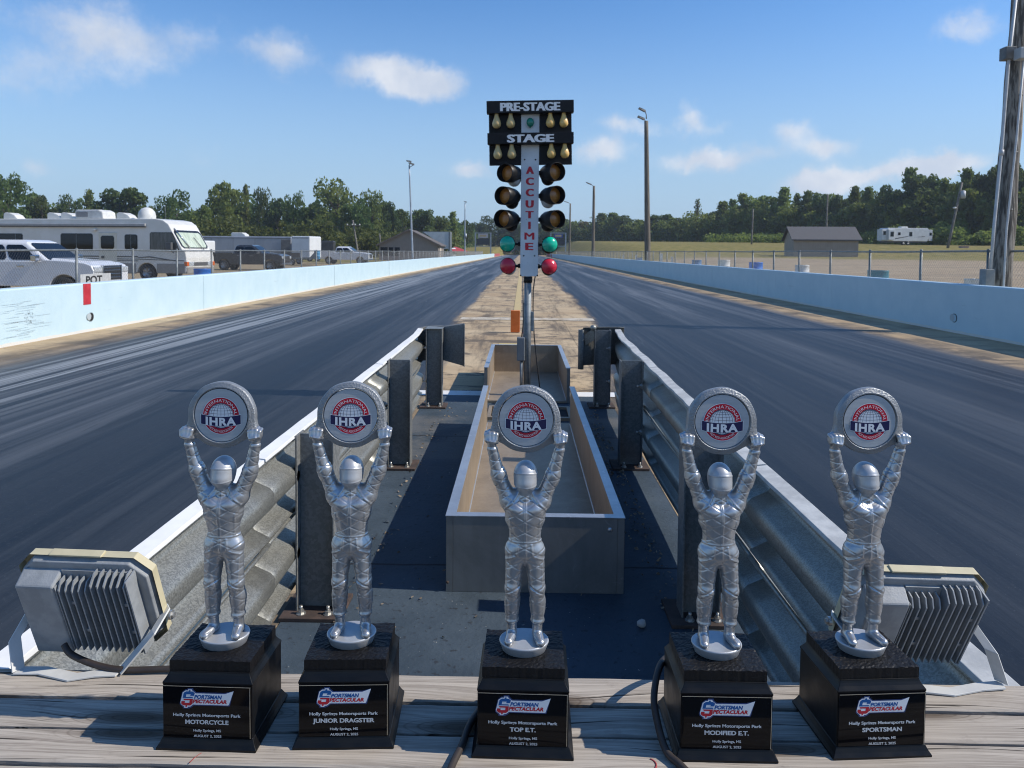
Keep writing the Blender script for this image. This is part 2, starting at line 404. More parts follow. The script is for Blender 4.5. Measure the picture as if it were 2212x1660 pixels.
def pad_mat():
    m = bpy.data.materials.new("dark sealed pad"); g = G(NT(m))
    pos = g.n('ShaderNodeNewGeometry').outputs['Position']
    n1 = g.noise(pos, 1.3, 7, .65); n2 = g.noise(pos, 38.0, 4, .6); n3 = g.noise(g.scale(pos, (1, 1, 1)), 75.0, 2, .5)
    col = g.mix(g.ss(n1, .3, .7), (.032, .048, .063), (.062, .086, .108))
    col = g.mix(g.m('MULTIPLY', g.ss(n1, .62, .78), .3), col, (.13, .11, .09))
    col = g.mix(g.m('MULTIPLY', g.ss(n2, .60, .68), .7), col, (.022, .024, .028))
    col = g.mix(g.ss(n3, .745, .775), col, (.45, .43, .38))
    sx = g.n('ShaderNodeSeparateXYZ', {'Vector': pos})
    # cross planks of paler bare concrete towards the far end
    cr = g.m('MULTIPLY', g.ss(g.m('ABSOLUTE', g.m('SUBTRACT', sx.outputs[1], 5.75)), .75, .6), g.ss(n1, .38, .55))
    col = g.mix(g.m('MULTIPLY', cr, .5), col, (.17, .155, .135))
    j = g.m('ABSOLUTE', g.m('SUBTRACT', g.m('ADD', sx.outputs[1], g.m('MULTIPLY', g.noise(pos, 6.0), .03)), 3.36))
    j2 = g.m('ABSOLUTE', g.m('SUBTRACT', g.m('ADD', sx.outputs[1], g.m('MULTIPLY', g.noise(pos, 6.0), .05)), 5.75))
    col = g.mix(g.ss(g.m('MINIMUM', j, j2), .012, .005), col, (.010, .010, .012))
    b = g.n('ShaderNodeBsdfPrincipled', {'Base Color': col, 'Roughness': g.m('ADD', .55, g.m('MULTIPLY', n1, .3)), 'Specular IOR Level': .4})
    g.put(b.inputs['Normal'], g.n('ShaderNodeBump', {'Strength': .5, 'Distance': .008, 'Height': g.m('ADD', n2, n1)}).outputs[0])
    out(g, b.outputs[0]); return m
sheet("pavement", -.955, .895, -3, 7.36, .008, pad_mat(), "dark sealed pad between the two guardrails")
def paint_mat(name, c, wear):
    m = bpy.data.materials.new(name); g = G(NT(m))
    pos = g.n('ShaderNodeNewGeometry').outputs['Position']
    n = g.noise(pos, 5.0, 8, .7); n2 = g.noise(pos, .9, 3, .6)
    col = g.mix(g.ss(g.m('ADD', g.m('MULTIPLY', n, .75), g.m('MULTIPLY', n2, .25)), wear, wear + .14), c, (.36, .28, .18))
    b = g.n('ShaderNodeBsdfPrincipled', {'Base Color': col, 'Roughness': .85}); out(g, b.outputs[0]); return m
sheet("painted_line", -1.15, 1.10, 7.36, 7.60, .010, paint_mat("white line paint", (.72, .71, .68), .60), "white line at the end of the dark pad")
sheet("painted_line", -1.35, 1.6, 15.6, 16.15, .010, paint_mat("worn white paint", (.55, .49, .39), .44), "worn white line across the centre strip")
sheet("painted_line", -.20, -.02, 17.5, 300, .009, paint_mat("worn yellow paint", (.50, .38, .18), .53), "worn yellow line down the centre strip")
sheet("painted_line", -.36, .02, 9.4, 11.6, .009, paint_mat("yellow box paint", (.52, .41, .17), .55), "yellow painted patch behind the metal trough")
sheet("joint_seam", .03, .06, 9.0, 320, .009, pm("seam tar", (.02, .02, .022), rough=.9), "dark seam along the centre strip")

# ------------------------------------------------------------------ concrete walls
def wall_mat():
    m = bpy.data.materials.new("pale blue wall paint"); g = G(NT(m))
    tc = g.n('ShaderNodeTexCoord').outputs['Object']
    sx = g.n('ShaderNodeSeparateXYZ', {'Vector': tc})
    n = g.noise(tc, 1.6, 7, .65); nb = g.noise(g.scale(tc, (6, 2.2, 1)), 1.0, 6, .7)
    col = g.mix(g.ss(n, .3, .7), (.49, .635, .685), (.55, .685, .725))
    vs = g.noise(g.scale(tc, (1, 5.0, .25)), 1.0, 5, .7)          # weather runs down the face
    col = g.mix(g.m('MULTIPLY', g.ss(vs, .55, .75), .35), col, (.46, .57, .61))
    sc = g.noise(g.scale(tc, (1, .45, 9)), 1.4, 6, .75)           # scuffs along it
    msk = g.m('MULTIPLY', g.ss(sc, .64, .70), g.ss(g.noise(tc, .35, 3), .50, .62))
    col = g.mix(g.m('MULTIPLY', msk, .6), col, (.09, .10, .11))
    foot = g.ss(g.m('ADD', sx.outputs[2], g.m('MULTIPLY', g.m('SUBTRACT', nb, .5), .07)), .055, .04)
    col = g.mix(foot, col, (.66, .65, .60))
    b = g.n('ShaderNodeBsdfPrincipled', {'Base Color': col, 'Roughness': .62, 'Specular IOR Level': .35})
    g.put(b.inputs['Normal'], g.n('ShaderNodeBump', {'Strength': .25, 'Distance': .01, 'Height': g.noise(tc, 22.0, 5)}).outputs[0])
    out(g, b.outputs[0]); return m
WM = wall_mat()
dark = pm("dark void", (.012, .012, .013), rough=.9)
red_paint = pm("red paint", (.42, .018, .03), (.52, .03, .045), 9, .6)
def barrier(side, xf, h, ends, label, joints):
    t = thing("concrete_barrier", label, "barrier", (xf, 0, 0))
    mb = MB(); s = side; ys_ = joints
    for a, b in zip(ys_[:-1], ys_[1:]):
        hh = h + random.uniform(-.006, .006)
        a += .006; b -= .006; f = random.uniform(-.004, .004)
        prof = [(f, -.06), (f, hh - .02), (f + .02 * s, hh), (.26 * s, hh), (.28 * s, hh - .02), (.28 * s, -.06)]
        mb.prism(prof, a, b, 'y', 0)
    mb.build("wall_face", WM, t)
    rd = MB()
    rd.box(min(.02 * s, .26 * s), max(.02 * s, .26 * s), ends[0], ends[1], -.05, h - .05)
    rd.build("red_end_wall", pm("red end paint", (.36, .07, .07), (.44, .12, .11), 2, .7), t)
    return t
jl = [-9, -3.0, 3.1, 9.2, 17.35] + [17.35 + 6.1 * i for i in range(1, 31)]
bl = barrier(-1, -7.75, .87, (200.5, 250), "long sunlit pale blue concrete wall along the left lane", jl)
jr = [-9, -2.0, 4.1, 10.2, 19.55] + [19.55 + 6.1 * i for i in range(1, 31)]
br = barrier(1, 8.4, .945, (203, 250), "long shaded pale blue concrete wall along the right lane", jr)
def face_disc(mb, x, y, z, r, s, mi=0, t=.004):     # a round fitting on a wall face that looks along X
    mb.cyl((x, y, z), (x + s * t, y, z), r, r, 22, mi, False)
q = MB(); q.box(-.0, .006, 12.55, 12.77, .49, .862); q.build("paint_patch", red_paint, bl)
q = MB(); face_disc(q, .0, 12.76, .26, .085, 1, 0, .008); face_disc(q, .0, 12.76, .26, .072, 1, 1, .012); face_disc(q, .002, 12.69, .27, .062, 1, 2, .015)
q.build("drain_hole", [pm("hole rim", (.30, .36, .38), rough=.8), dark, pm("hole plug", (.42, .47, .48), rough=.7)], bl)
q = MB(); face_disc(q, 0, 14.0, .285, .085, -1, 0, .008); face_disc(q, 0, 14.0, .285, .074, -1, 1, .012); face_disc(q, 0, 14.06, .29, .068, -1, 2, .016)
q.build("drain_hole", [dark, pm("wall blue plug", (.40, .54, .60), rough=.7), pm("hole plug", (.42, .47, .48), rough=.7)], br)
# tyre scuffs rubbed onto the left wall near the camera
q = MB()
for i in range(34):
    y0 = 10.9 + random.uniform(-.45, .25); zz = .10 + .56 * i / 34 + random.uniform(-.01, .01); L = random.uniform(.2, .6)
    hh = random.uniform(.0, .002)
    q.add([(.0046, y0, zz), (.0046, y0 + L, zz + random.uniform(-.01, .02)), (.0046, y0 + L, zz + hh + .005), (.0046, y0, zz + hh)], [(0, 1, 2, 3)])
for i in range(60):
    a = random.uniform(0, 6.3); r = random.uniform(.4, 1)
    yy, zz = 11.15 + .1 * r * math.cos(a), .40 + .12 * r * math.sin(a); e = random.uniform(.003, .012)
    q.add([(.0052, yy - e, zz - e), (.0052, yy + e, zz - e * .5), (.0052, yy + e * .6, zz + e), (.0052, yy - e, zz + e * .7)], [(0, 1, 2, 3)])
q.build("tyre_scuff", pm("rubber scuff", (.40, .49, .52), (.50, .61, .65), 30, .8), bl)

# ================================================================== GUARDRAILS
def galv(name, c1, c2, rough=.5, speck=70.0, metal=.55):
    if name in MT: return MT[name]
    m = bpy.data.materials.new(name); g = G(NT(m))
    tc = g.n('ShaderNodeTexCoord').outputs['Object']
    n1 = g.noise(tc, 3.0, 6, .65)
    vo = g.n('ShaderNodeTexVoronoi', {'Vector': tc, 'Scale': speck}); n2 = vo.outputs['Color']
    n3 = g.noise(tc, speck * 2.2, 3, .6)
    lum = g.n('ShaderNodeSeparateColor', {'Color': n2}).outputs[0]
    f = g.m('ADD', g.m('MULTIPLY', lum, .45), g.m('MULTIPLY', n3, .55))
    col = g.mix(g.ss(f, .30, .70), c1, c2)
    col = g.mix(g.m('MULTIPLY', g.ss(n1, .5, .72), .5), col, tuple(v * .6 for v in c1))
    b = g.n('ShaderNodeBsdfPrincipled', {'Base Color': col, 'Metallic': metal, 'Roughness': g.m('ADD', rough - .1, g.m('MULTIPLY', f, .2)), 'Specular IOR Level': .4})
    g.put(b.inputs['Normal'], g.n('ShaderNodeBump', {'Strength': .25, 'Distance': .002, 'Height': g.m('ADD', n3, n1)}).outputs[0])
    out(g, b.outputs[0]); MT[name] = m; return m
GALV = galv("galvanised steel", (.26, .256, .226), (.40, .394, .348), .44, 240, .65)
GALV_D = galv("weathered steel post", (.165, .17, .163), (.23, .232, .222), .6, 90, .25)
WHITE_TRIM = pm("white rail paint", (.72, .71, .68), (.80, .79, .76), 6, .5, bump=.1, bscale=20)
GREY_TRIM = pm("chalky rail edge", (.42, .42, .40), (.56, .56, .53), 14, .6, bump=.2, bscale=30)
RUST = pm("rusty plate", (.045, .032, .027), (.085, .055, .042), 14, .85)
BOLT = pm("zinc bolt", (.45, .44, .41), (.6, .59, .55), 60, .4, .8)
def wbeam(n):     # back edge profile (outward offset, height) of one w-beam, centre at 0
    P = [(-.156, .024), (-.148, .012), (-.138, .034), (-.118, .074), (-.104, .083), (-.080, .083), (-.066, .074), (-.040, .016), (-.026, .003), (-.012, 0)]
    P = P + [(-a, b) for a, b in P[::-1]]
    return P
def hexbolt(mb, p, ax, r=.014, L=.02, mi=0):
    p = Vector(p); a = Vector(ax)
    mb.cyl(p, p + a * .003, r * 1.5, n=16, mi=mi, sm=False)
    mb.cyl(p + a * .003, p + a * .015, r, n=6, mi=mi, sm=False)
    mb.cyl(p + a * .015, p + a * (.015 + L), r * .5, n=10, mi=mi)
def guardrail(s, line, posts, label, trim):
    """s=-1 for the left rail (traffic on -X), +1 for the right; line: (y, x) of the post side of the beams"""
    t = thing("guardrail", label, "guardrail", (0, 0, 0))
    X = lambda y: interp(y, line)
    joints = [.55, 2.55, 4.62, 6.9] if s < 0 else [.55, 2.5, 4.68, 7.05]
    for zc in (.578, .258):
        for a, b in zip(joints[:-1], joints[1:]):
            mb = MB(); prof = wbeam(0); rows = []
            ysl = list(np.linspace(a - .03, b + .06, 15))
            off = .0035 if a > 1 and a < 4 else 0
            for y in ysl:
                wv = .004 * math.sin(y * 3.1 + zc * 9 + s)
                rows.append([(X(y) + s * (o + off) + wv, y, zc + h + .003 * math.sin(y * 2.3 + s)) for h, o in prof])
            n = len(prof)
            mb.add([p for r in rows for p in r], [(i*n+k, i*n+k+1, (i+1)*n+k+1, (i+1)*n+k) for i in range(len(rows)-1) for k in range(n-1)], 0, True)
            o = mb.build("rail_beam", GALV, t, solid=.004)
    # painted top edge of the upper beam
    segs = [(.55, 2.52), (2.535, 4.7), (4.715, joints[-1])]
    mb = MB()
    for a, b in segs:
        rows = []
        for i, y in enumerate(np.linspace(a, b, 26)):
            x = X(y); j = random.uniform(-.003, .003) if y > 3.4 and s > 0 else random.uniform(-.0008, .0008)
            dz = ((.004 if s > 0 else .0008) * math.sin(y * 9) * (1 if y > 4 else .1))
            wd = .040 if s < 0 else .046
            rows.append([(x + s * (.002) + j, y, .736 + dz), (x + s * .004 + j, y, .748 + dz), (x + s * (.012 + wd) + j, y, .754 + dz), (x + s * (.016 + wd), y, .748 + dz), (x + s * (.014 + wd), y, .70 + dz), (x + s * .022, y, .733)])
        mb.loft(rows)
    mb.build("top_edge", trim, t, bev=.0015)
    for i, (px, y) in enumerate(posts):
        p = MB(); top = .752 if i else .748; xa, xb = px - .078, px + .078
        p.box(xa, xa + .007, y - .05, y + .05, .014, top); p.box(xb - .007, xb, y - .05, y + .05, .014, top)
        p.box(xa + .007, xb - .007, y - .004, y + .004, .014, top - .002)
        po = p.build("post", GALV_D, t, bev=.0012)
        bp = MB(); bp.box(px - .13, px + .12, y - .11, y + .11, .008, .024); bp.build("base_plate", RUST, po, bev=.002)
        for zc in (.578, .258):
            bo = MB(); hexbolt(bo, ((xa + .007) if s < 0 else (xb - .007), y - .03, zc), (-s * -1 if s < 0 else -1, 0, 0)); bo.build("bolt", BOLT, po)
        for dx, dy in ((-.05, -.07), (.06, -.07), (.0, .075)):
            bo = MB(); hexbolt(bo, (px + dx, y + dy, .024), (0, 0, 1), .013, .018); bo.build("bolt", BOLT, po)
    return t
gl = guardrail(-1, [(.5, -.905), (3, -.912), (5, -.912), (6.4, -.918), (7.2, -.965)], [(-.834, 2.91), (-.833, 4.90), (-.830, 6.82)],
               "left double-beam steel guardrail with bright white top edge", WHITE_TRIM)
gr = guardrail(1, [(.5, .815), (3, .816), (5, .843), (6.4, .862), (7.3, .935)], [(.738, 2.905), (.765, 4.965), (.783, 6.91)],
               "right double-beam steel guardrail in shade with chalky grey top edge", GREY_TRIM)
# bent end pieces wrapped round the last posts
q = MB()
pts = [(-1.00, 6.90), (-.935, 6.96), (-.785, 6.95), (-.75, 6.91), (-.555, 6.84), (-.54, 6.78)]
tops = [.745, .755, .765, .765, .80, .80]; bots = [.43, .43, .44, .44, .40, .40]
rows = [[(x, y, b_), (x, y, (a_ + b_) / 2), (x, y, a_), (x, y + .03, a_ + .006)] for (x, y), a_, b_ in zip(pts, tops, bots)]
q.add([p for r in rows for p in r], [(i*4+k, i*4+k+1, (i+1)*4+k+1, (i+1)*4+k) for i in range(5) for k in range(3)], 0, False)
q.build("end_plate", GALV_D, gl, solid=.005)
q = MB(); q.box(-.915, -.75, 6.77, 6.97, .757, .763); q.build("post_cap", GALV, gl, bev=.002)
q = MB()
pts = [(1.0, 6.98), (.93, 7.02), (.73, 7.0), (.60, 6.94)] + [(.585 + .034 * math.cos(a), 6.91 + .034 * math.sin(a)) for a in np.linspace(1.3, 5.2, 9)]
n = len(pts); rows = [[(x, y, .40 - (.03 if i > 3 else 0)), (x, y, .58), (x, y, .765 - (.018 if i > 3 else 0)), (x, y - .02 if i < 4 else y, .77 - (.018 if i > 3 else 0))] for i, (x, y) in enumerate(pts)]
q.add([p for r in rows for p in r], [(i*4+k, i*4+k+1, (i+1)*4+k+1, (i+1)*4+k) for i in range(n-1) for k in range(3)], 0, True)
q.build("end_plate", GALV_D, gr, solid=.005)
q = MB(); q.ell((.69, 6.88, .775), (.028, .02, .026), 12, 8); q.add([(.60, 6.9, .70), (.70, 6.88, .77), (.71, 6.89, .66), (.62, 6.91, .60)], [(0, 1, 2, 3)]); q.build("bent_lip", GALV, gr, solid=.004)

# ================================================================== METAL TROUGHS
def trough_mat(name, c1, c2, rough, metal):
    m = bpy.data.materials.new(name); g = G(NT(m))
    tc = g.n('ShaderNodeTexCoord').outputs['Object']
    n1 = g.noise(tc, 2.4, 7, .7, dist=.8); n2 = g.noise(g.scale(tc, (1, 1, .2)), 18, 5, .7); n3 = g.noise(tc, 9.0, 6, .7, dist=2.0)
    f = g.m('ADD', g.m('MULTIPLY', n1, .7), g.m('MULTIPLY', n2, .3))
    col = g.mix(g.ss(f, .32, .68), c1, c2)
    col = g.mix(g.m('MULTIPLY', g.ss(n3, .60, .68), .35), col, tuple(min(1, v * 1.5) for v in c2))
    b = g.n('ShaderNodeBsdfPrincipled', {'Base Color': col, 'Metallic': metal, 'Roughness': g.m('ADD', rough, g.m('MULTIPLY', n3, .18))})
    g.put(b.inputs['Normal'], g.n('ShaderNodeBump', {'Strength': .12, 'Distance': .004, 'Height': n1}).outputs[0])
    out(g, b.outputs[0]); return m
TR_OUT = trough_mat("brushed aluminium sheet", (.22, .222, .215), (.31, .31, .30), .42, .7)
TR_IN = trough_mat("mottled tan metal", (.30, .235, .165), (.42, .335, .24), .42, .45)  # noise-mottled tan for the trough insides and the drain frame
TR_EDGE = trough_mat("bright aluminium edge", (.52, .52, .52), (.68, .68, .67), .33, .8)
def trough(label, x0, x1, y0, y1, h, front, back, tw=.03):
    t = thing("metal_trough", label, "trough", ((x0 + x1) / 2, y0, 0))
    W = (x1 - x0) / 2; L = y1 - y0
    def wall(ax0, ax1, ay0, ay1, z0=.008, z1=h - .004):
        o = MB().box(ax0, ax1, ay0, ay1, z0, z1).build("side_wall", TR_OUT, t, bev=.002); return o
    wall(-W, -W + tw, 0, L); wall(W - tw, W, 0, L)
    # the liner on the inner faces and the floor
    ln = MB()
    ln.box(-W + tw, -W + tw + .004, tw if front else 0, L - tw if back else L, .03, h - .012)
    ln.box(W - tw - .004, W - tw, tw if front else 0, L - tw if back else L, .03, h - .012)
    if back: ln.box(-W + tw + .004, W - tw - .004, L - tw - .004, L - tw, .03, h - .012)
    ln.build("liner", TR_IN, t)
    MB().box(-W + tw, W - tw, tw if front else 0, L - tw if back else L, .012, .03).build("floor_panel", TR_IN, t)
    if front: MB().box(-W + tw, W - tw, 0, tw, .008, h - .004).build("front_panel", TR_OUT, t, bev=.002)
    if back: MB().box(-W + tw, W - tw, L - tw, L, .008, h - .004).build("back_panel", TR_OUT, t, bev=.002)
    ed = MB()
    ed.box(-W - .003, -W + tw + .012, -.003, L, h - .004, h); ed.box(W - tw - .012, W + .003, -.003, L, h - .004, h)
    if front: ed.box(-W + tw + .012, W - tw - .012, -.003, tw + .012, h - .004, h)
    if back: ed.box(-W + tw + .012, W - tw - .012, L - tw - .012, L, h - .004, h)
    ed.build("top_flange", TR_EDGE, t, bev=.0012)
    wl = MB()       # weld beads at the floor corners
    for x in (-W + tw + .006, W - tw - .006): wl.tube([(x, y, .033) for y in np.linspace(.04, L - .05, 30)], .005, 6)
    wl.build("weld_bead", TR_EDGE, t)
    return t
tr1 = trough("long metal trough open at its far end, in front of the signal tree", -.321, .457, 3.08, 6.12, .348, True, False)
q = MB(); q.lathe([(0, 0), (.011, 0), (.010, .005), (.006, .008), (0, .009)], 12, X=Matrix.Translation((.325, -.001, .295)) @ Matrix.Rotation(R(90), 4, 'X'))
q.build("rivet", TR_EDGE, tr1)
q = MB(); q.lathe([(0, 0), (.007, 0), (.005, .004), (0, .005)], 10, 0, X=Matrix.Translation((-.382, -.001, .05)) @ Matrix.Rotation(R(90), 4, 'X')); q.build("rivet", RUST, tr1)
tr2 = trough("shorter metal trough open towards the camera, holding the signal tree", -.363, .484, 7.02, 8.77, .36, False, True)
# drain frame lying between the two troughs
t = thing("drain_grate", "dark rectangular drain frame on the ground between the two troughs", "grate", (.06, 6.5, .008))
q = MB()
for x0, x1 in ((-.36, -.16), (.20, .40)):
    q.box(x0, x1, -.22, -.18, 0, .03); q.box(x0, x1, .22, .26, 0, .03); q.box(x0, x0 + .03, -.18, .22, 0, .03); q.box(x1 - .03, x1, -.18, .22, 0, .03)
q.box(-.16, .20, -.2, .24, 0, .025)
q.build("grate_frame", TR_IN, t, bev=.002)
for x0, x1 in ((-.33, -.19), (.23, .37)): MB().box(x0, x1, -.18, .22, .001, .006).build("grate_opening", dark, t)

# ================================================================== SIGNAL TREE
BLK = pm("black board paint", (.006, .006, .007), (.010, .010, .012), 12, .5, spec=.25)
COLM = pm("white column paint", (.68, .68, .67), (.78, .78, .77), 5, .5, bump=.15, bscale=14, speck=(60, .70, (.3, .3, .3)))
LETW = pm("white vinyl", (.78, .78, .76), rough=.5)
LETR = pm("red vinyl", (.60, .012, .03), rough=.5)
HOOD = pm("black lamp shell", (.007, .007, .0075), (.012, .0115, .011), 20, .42, spec=.3)
PIPE = pm("galvanised pipe", (.20, .22, .225), (.29, .31, .315), 18, .6, .45)
TX, TY, TB = .071, 7.3, 1.25
t = thing("starting_tree", "drag strip signal tree with amber, green and red lamps on a steel pole", "signal tree", (TX, TY, .03), 0)
def tl(zp): return TB - .03 + (1345 - zp) * .001437     # height of a level on the tree
kx = .001444
tree_root = t
TILT = Matrix.Translation((0, 0, 2.65)) @ Matrix.Rotation(R(-1.2), 4, 'Y') @ Matrix.Translation((0, 0, -2.65))
def ttree(o): o.matrix_local = TILT; return o
q = MB(); q.cyl((-.01, 0, 0), (-.01, 0, 1.31), .037, n=20); q.box(-.13, .11, -.12, .12, 0, .012); q.build("pole", PIPE, t)
q = MB(); q.cyl((-.01, 0, 1.155), (-.01, 0, 1.215), .045, n=20); q.build("pole_collar", HOOD, t)
q = MB(); q.box(-.09, .09, -.038, .06, tl(1345), tl(200)); col = q.build("column", COLM, t, bev=.004)
for zz, xx in ((528, -.055), (528, .055), (1200, -.055), (1200, .055), (1338, -.085), (1338, .085)):
    MB().cyl((xx, -.038, tl(zz)), (xx, -.041, tl(zz)), .008, n=10, sm=False).build("screw", dark, col)
le = MB(); zs = [600, 677, 755, 835, 910, 985, 1060, 1133]
for ch, zz in zip("ACCUTIME", zs):
    h = .076; put_text(le, ch, h, .0, tl(zz) - h / 2, -.0395, 0, .012 if ch != 'M' else .0, width=None if ch == 'I' else .070 if ch != 'M' else .092, dup=(-.09, .09, -.045, .045) if ch != 'M' else (-.06, .06))
le.build("lettering", LETR, col)
def board(name, z0, z1, hw, y0, y1):
    return ttree(MB().box(-hw, hw, y0, y1, tl(z0), tl(z1)).build(name, BLK, t, bev=.003))
board("lamp_board", 350, 205, .415, -.034, -.012); 
board("lamp_board", 565, 418, .415, -.0335, -.012)
h1 = board("header_sign", 214, 130, .432, -.13, -.042); h2 = board("header_sign", 426, 350, .428, -.13, -.042)
le = MB(); put_text(le, "PRE-STAGE", .083, -.0, tl(172) - .041, -.1325, 0, .018, width=.585, dup=(-.07, .07)); le.build("lettering", LETW, h1)
le = MB(); put_text(le, "STAGE", .078, .0, tl(388) - .039, -.1325, 0, .02, width=.455, dup=(-.09, .09, -.045, .045)); le.build("lettering", LETW, h2)
q = MB(); q.box(-.09, .09, -.05, -.039, tl(347), tl(216)); ttree(q.build("centre_plate", COLM, t, bev=.002))
BULB = pm("amber bulb glass", (.84, .50, .14), (.90, .60, .20), 10, .28, coat=.4)
BULB_SHADE = pm("shaded bulb glass", (.66, .46, .18), (.74, .54, .24), 10, .3, coat=.3)  # same glass for the left bulbs, weaker sun on them put into its colour
prof = [(.0, -.0), (.019, 0), (.019, .025), (.021, .035), (.026, .055), (.036, .078), (.043, .10), (.0445, .115), (.041, .132), (.031, .147), (.016, .156), (0, .158)]
for row, zz in ((0, 214), (1, 426)):
    for i, xp in enumerate((285, 382, 655, 748)):
        q = MB(); q.lathe([(r, -z) for r, z in prof], 18, 0); q.cyl((0, 0, 0), (0, 0, .03), .022, n=14, mi=1)
        b_ = q.build("bulb", [BULB if i > 1 else BULB_SHADE, HOOD], t)
        b_.matrix_local = TILT @ Matrix.Translation(((xp - (517 if row == 0 else 512)) * kx, -.085, tl(zz) + .014))
q = MB(); q.ell((0, -.075, tl(274)), (.038, .035, .046), 18, 12); q.cyl((0, -.075, tl(274) - .04), (0, -.075, tl(274) - .056), .008); ttree(q.build("green_bulb", pm("green bulb glass", (.008, .22, .14), rough=.25, coat=.4), t))
def lens_mat(name, c, c2, sc):
    m = bpy.data.materials.new(name); g = G(NT(m)); tc = g.n('ShaderNodeTexCoord').outputs['Object']
    vo = g.n('ShaderNodeTexVoronoi', {'Vector': tc, 'Scale': sc, 'Randomness': .15})
    col = g.mix(g.ss(vo.outputs['Distance'], .12, .3), c2, c)
    b = g.n('ShaderNodeBsdfPrincipled', {'Base Color': col, 'Roughness': .3, 'Coat Weight': .25}); out(g, b.outputs[0]); return m
L_AMB = lens_mat("amber lens", (.46, .17, .03), (.68, .33, .08), 62.0)
L_GRN = pm("green lens", (.0, .40, .24), (.0, .50, .31), 12, .22, coat=.5)
L_RED = pm("red lens", (.55, .012, .035), (.62, .02, .05), 12, .28, coat=.3)
SHELLW = pm("white shell paint", (.6, .6, .58), (.45, .45, .43), 9, .5)
def tree_lamp(kind, xp, zp, yaw, shell):
    sgn = -1 if xp < 512 else 1
    X = Matrix.Translation(((xp - 511) * kx, -.05, tl(zp))) @ Matrix.Rotation(R(yaw), 4, 'Z') @ Matrix.Rotation(R(90), 4, 'X')   # local +z -> world -Y (towards camera)
    q = MB()
    if kind == 'amber':
        r = .092
        q.lathe([(.03, -.15), (.07, -.135), (.086, -.08), (r - .004, -.02), (r, .0), (r, .112), (r - .003, .115), (r - .007, .110), (r - .009, .0), (0, -.004)], 36, 0)
        q.ell((0, -.05, -.075), (.07, .075, .07), 18, 10, 1)
        o = q.build("amber_lamp", [HOOD, shell], t, solid=0)
        l = MB(); l.lathe([(r - .011, .030), (.06, .044), (.03, .053), (0, .055)], 30, 0); l.build("lens", L_AMB, o)
    else:
        r = .078
        q.lathe([(.025, -.10), (.055, -.085), (.074, -.03), (r + .003, .0), (r + .005, .014), (r, .018)], 28, 0)
        q.ell((0, -.02, -.04), (.07, .075, .06), 18, 10, 1)
        o = q.build(kind + "_lamp", [HOOD, shell], t)
        l = MB(); l.lathe([(r, .017), (r - .01, .03), (.045, .048), (.02, .055), (0, .056)], 30, 0); l.build("lens", L_GRN if kind == 'green' else L_RED, o)
    o.matrix_local = X
    a = MB(); a.cyl((sgn * .09, .0, tl(zp)), ((xp - 511) * kx - sgn * .03, .0, tl(zp) - .005), .014, n=10); a.ell((sgn * .10, 0, tl(zp)), (.02, .02, .024), 10, 6)
    a.build("lamp_arm", HOOD, t)
for xp, zp, sh in ((375, 628, SHELLW), (360, 785, HOOD), (356, 945, HOOD)): tree_lamp('amber', xp, zp, -30, sh)
for xp, zp, sh in ((662, 618, HOOD), (664, 778, SHELLW), (666, 945, HOOD)): tree_lamp('amber', xp, zp, 28, sh)
tree_lamp('green', 360, 1117, -14, SHELLW); tree_lamp('green', 652, 1120, 10, HOOD)
tree_lamp('red', 365, 1272, -16, SHELLW); tree_lamp('red', 650, 1274, 8, HOOD)
q = MB(); q.box(-.115, -.035, -.06, .03, .36, .60); q.build("junction_box", pm("dark grey box", (.16, .17, .175), (.2, .21, .21), 8, .6), t, bev=.008)
q = MB(); q.cyl((-.068, -.02, 0), (-.068, -.02, .37), .016); q.build("conduit", PIPE, t)
MB().box(.025, .055, -.02, .02, .66, .86).build("pole_bracket", PIPE, t, bev=.003)
CABLE = pm("black cable", (.012, .012, .013), rough=.55)
q = MB(); q.tube([(.075, .02, 1.26), (.06, .0, 1.2), (.045, -.01, 1.08), (.045, .0, .9), (.06, -.01, .6), (.10, -.02, .25), (.13, -.03, .02)], .006, 8)
q.tube([(-.05, -.03, .95), (-.052, -.035, .75), (-.07, -.03, .6)], .005, 8); q.build("power_cable", CABLE, t)
# orange block standing behind the troughs
ORG = pm("orange foam", (.62, .13, .02), (.70, .17, .03), 10, .8, bump=.2, bscale=60)
tag(MB().box(-.085, .085, 0, .085, 0, .40).build("foam_block", ORG, None, bev=.006, loc=(-.115, 13.2, .010)), "upright orange foam block on the centre strip behind the signal tree", "foam block")
q = MB(); rb = random.Random(3)
q.ell((0, 0, .018), (.021, .018, .016), 7, 5); o = q.build("stone", pm("pale stone", (.42, .40, .37), (.5, .48, .45), 20, .9), None, loc=(.489, 2.80, .008))
for v in o.data.vertices: v.co *= rb.uniform(.8, 1.15)
tag(o, "small pale stone on the dark pad right of the near trough", "stone")

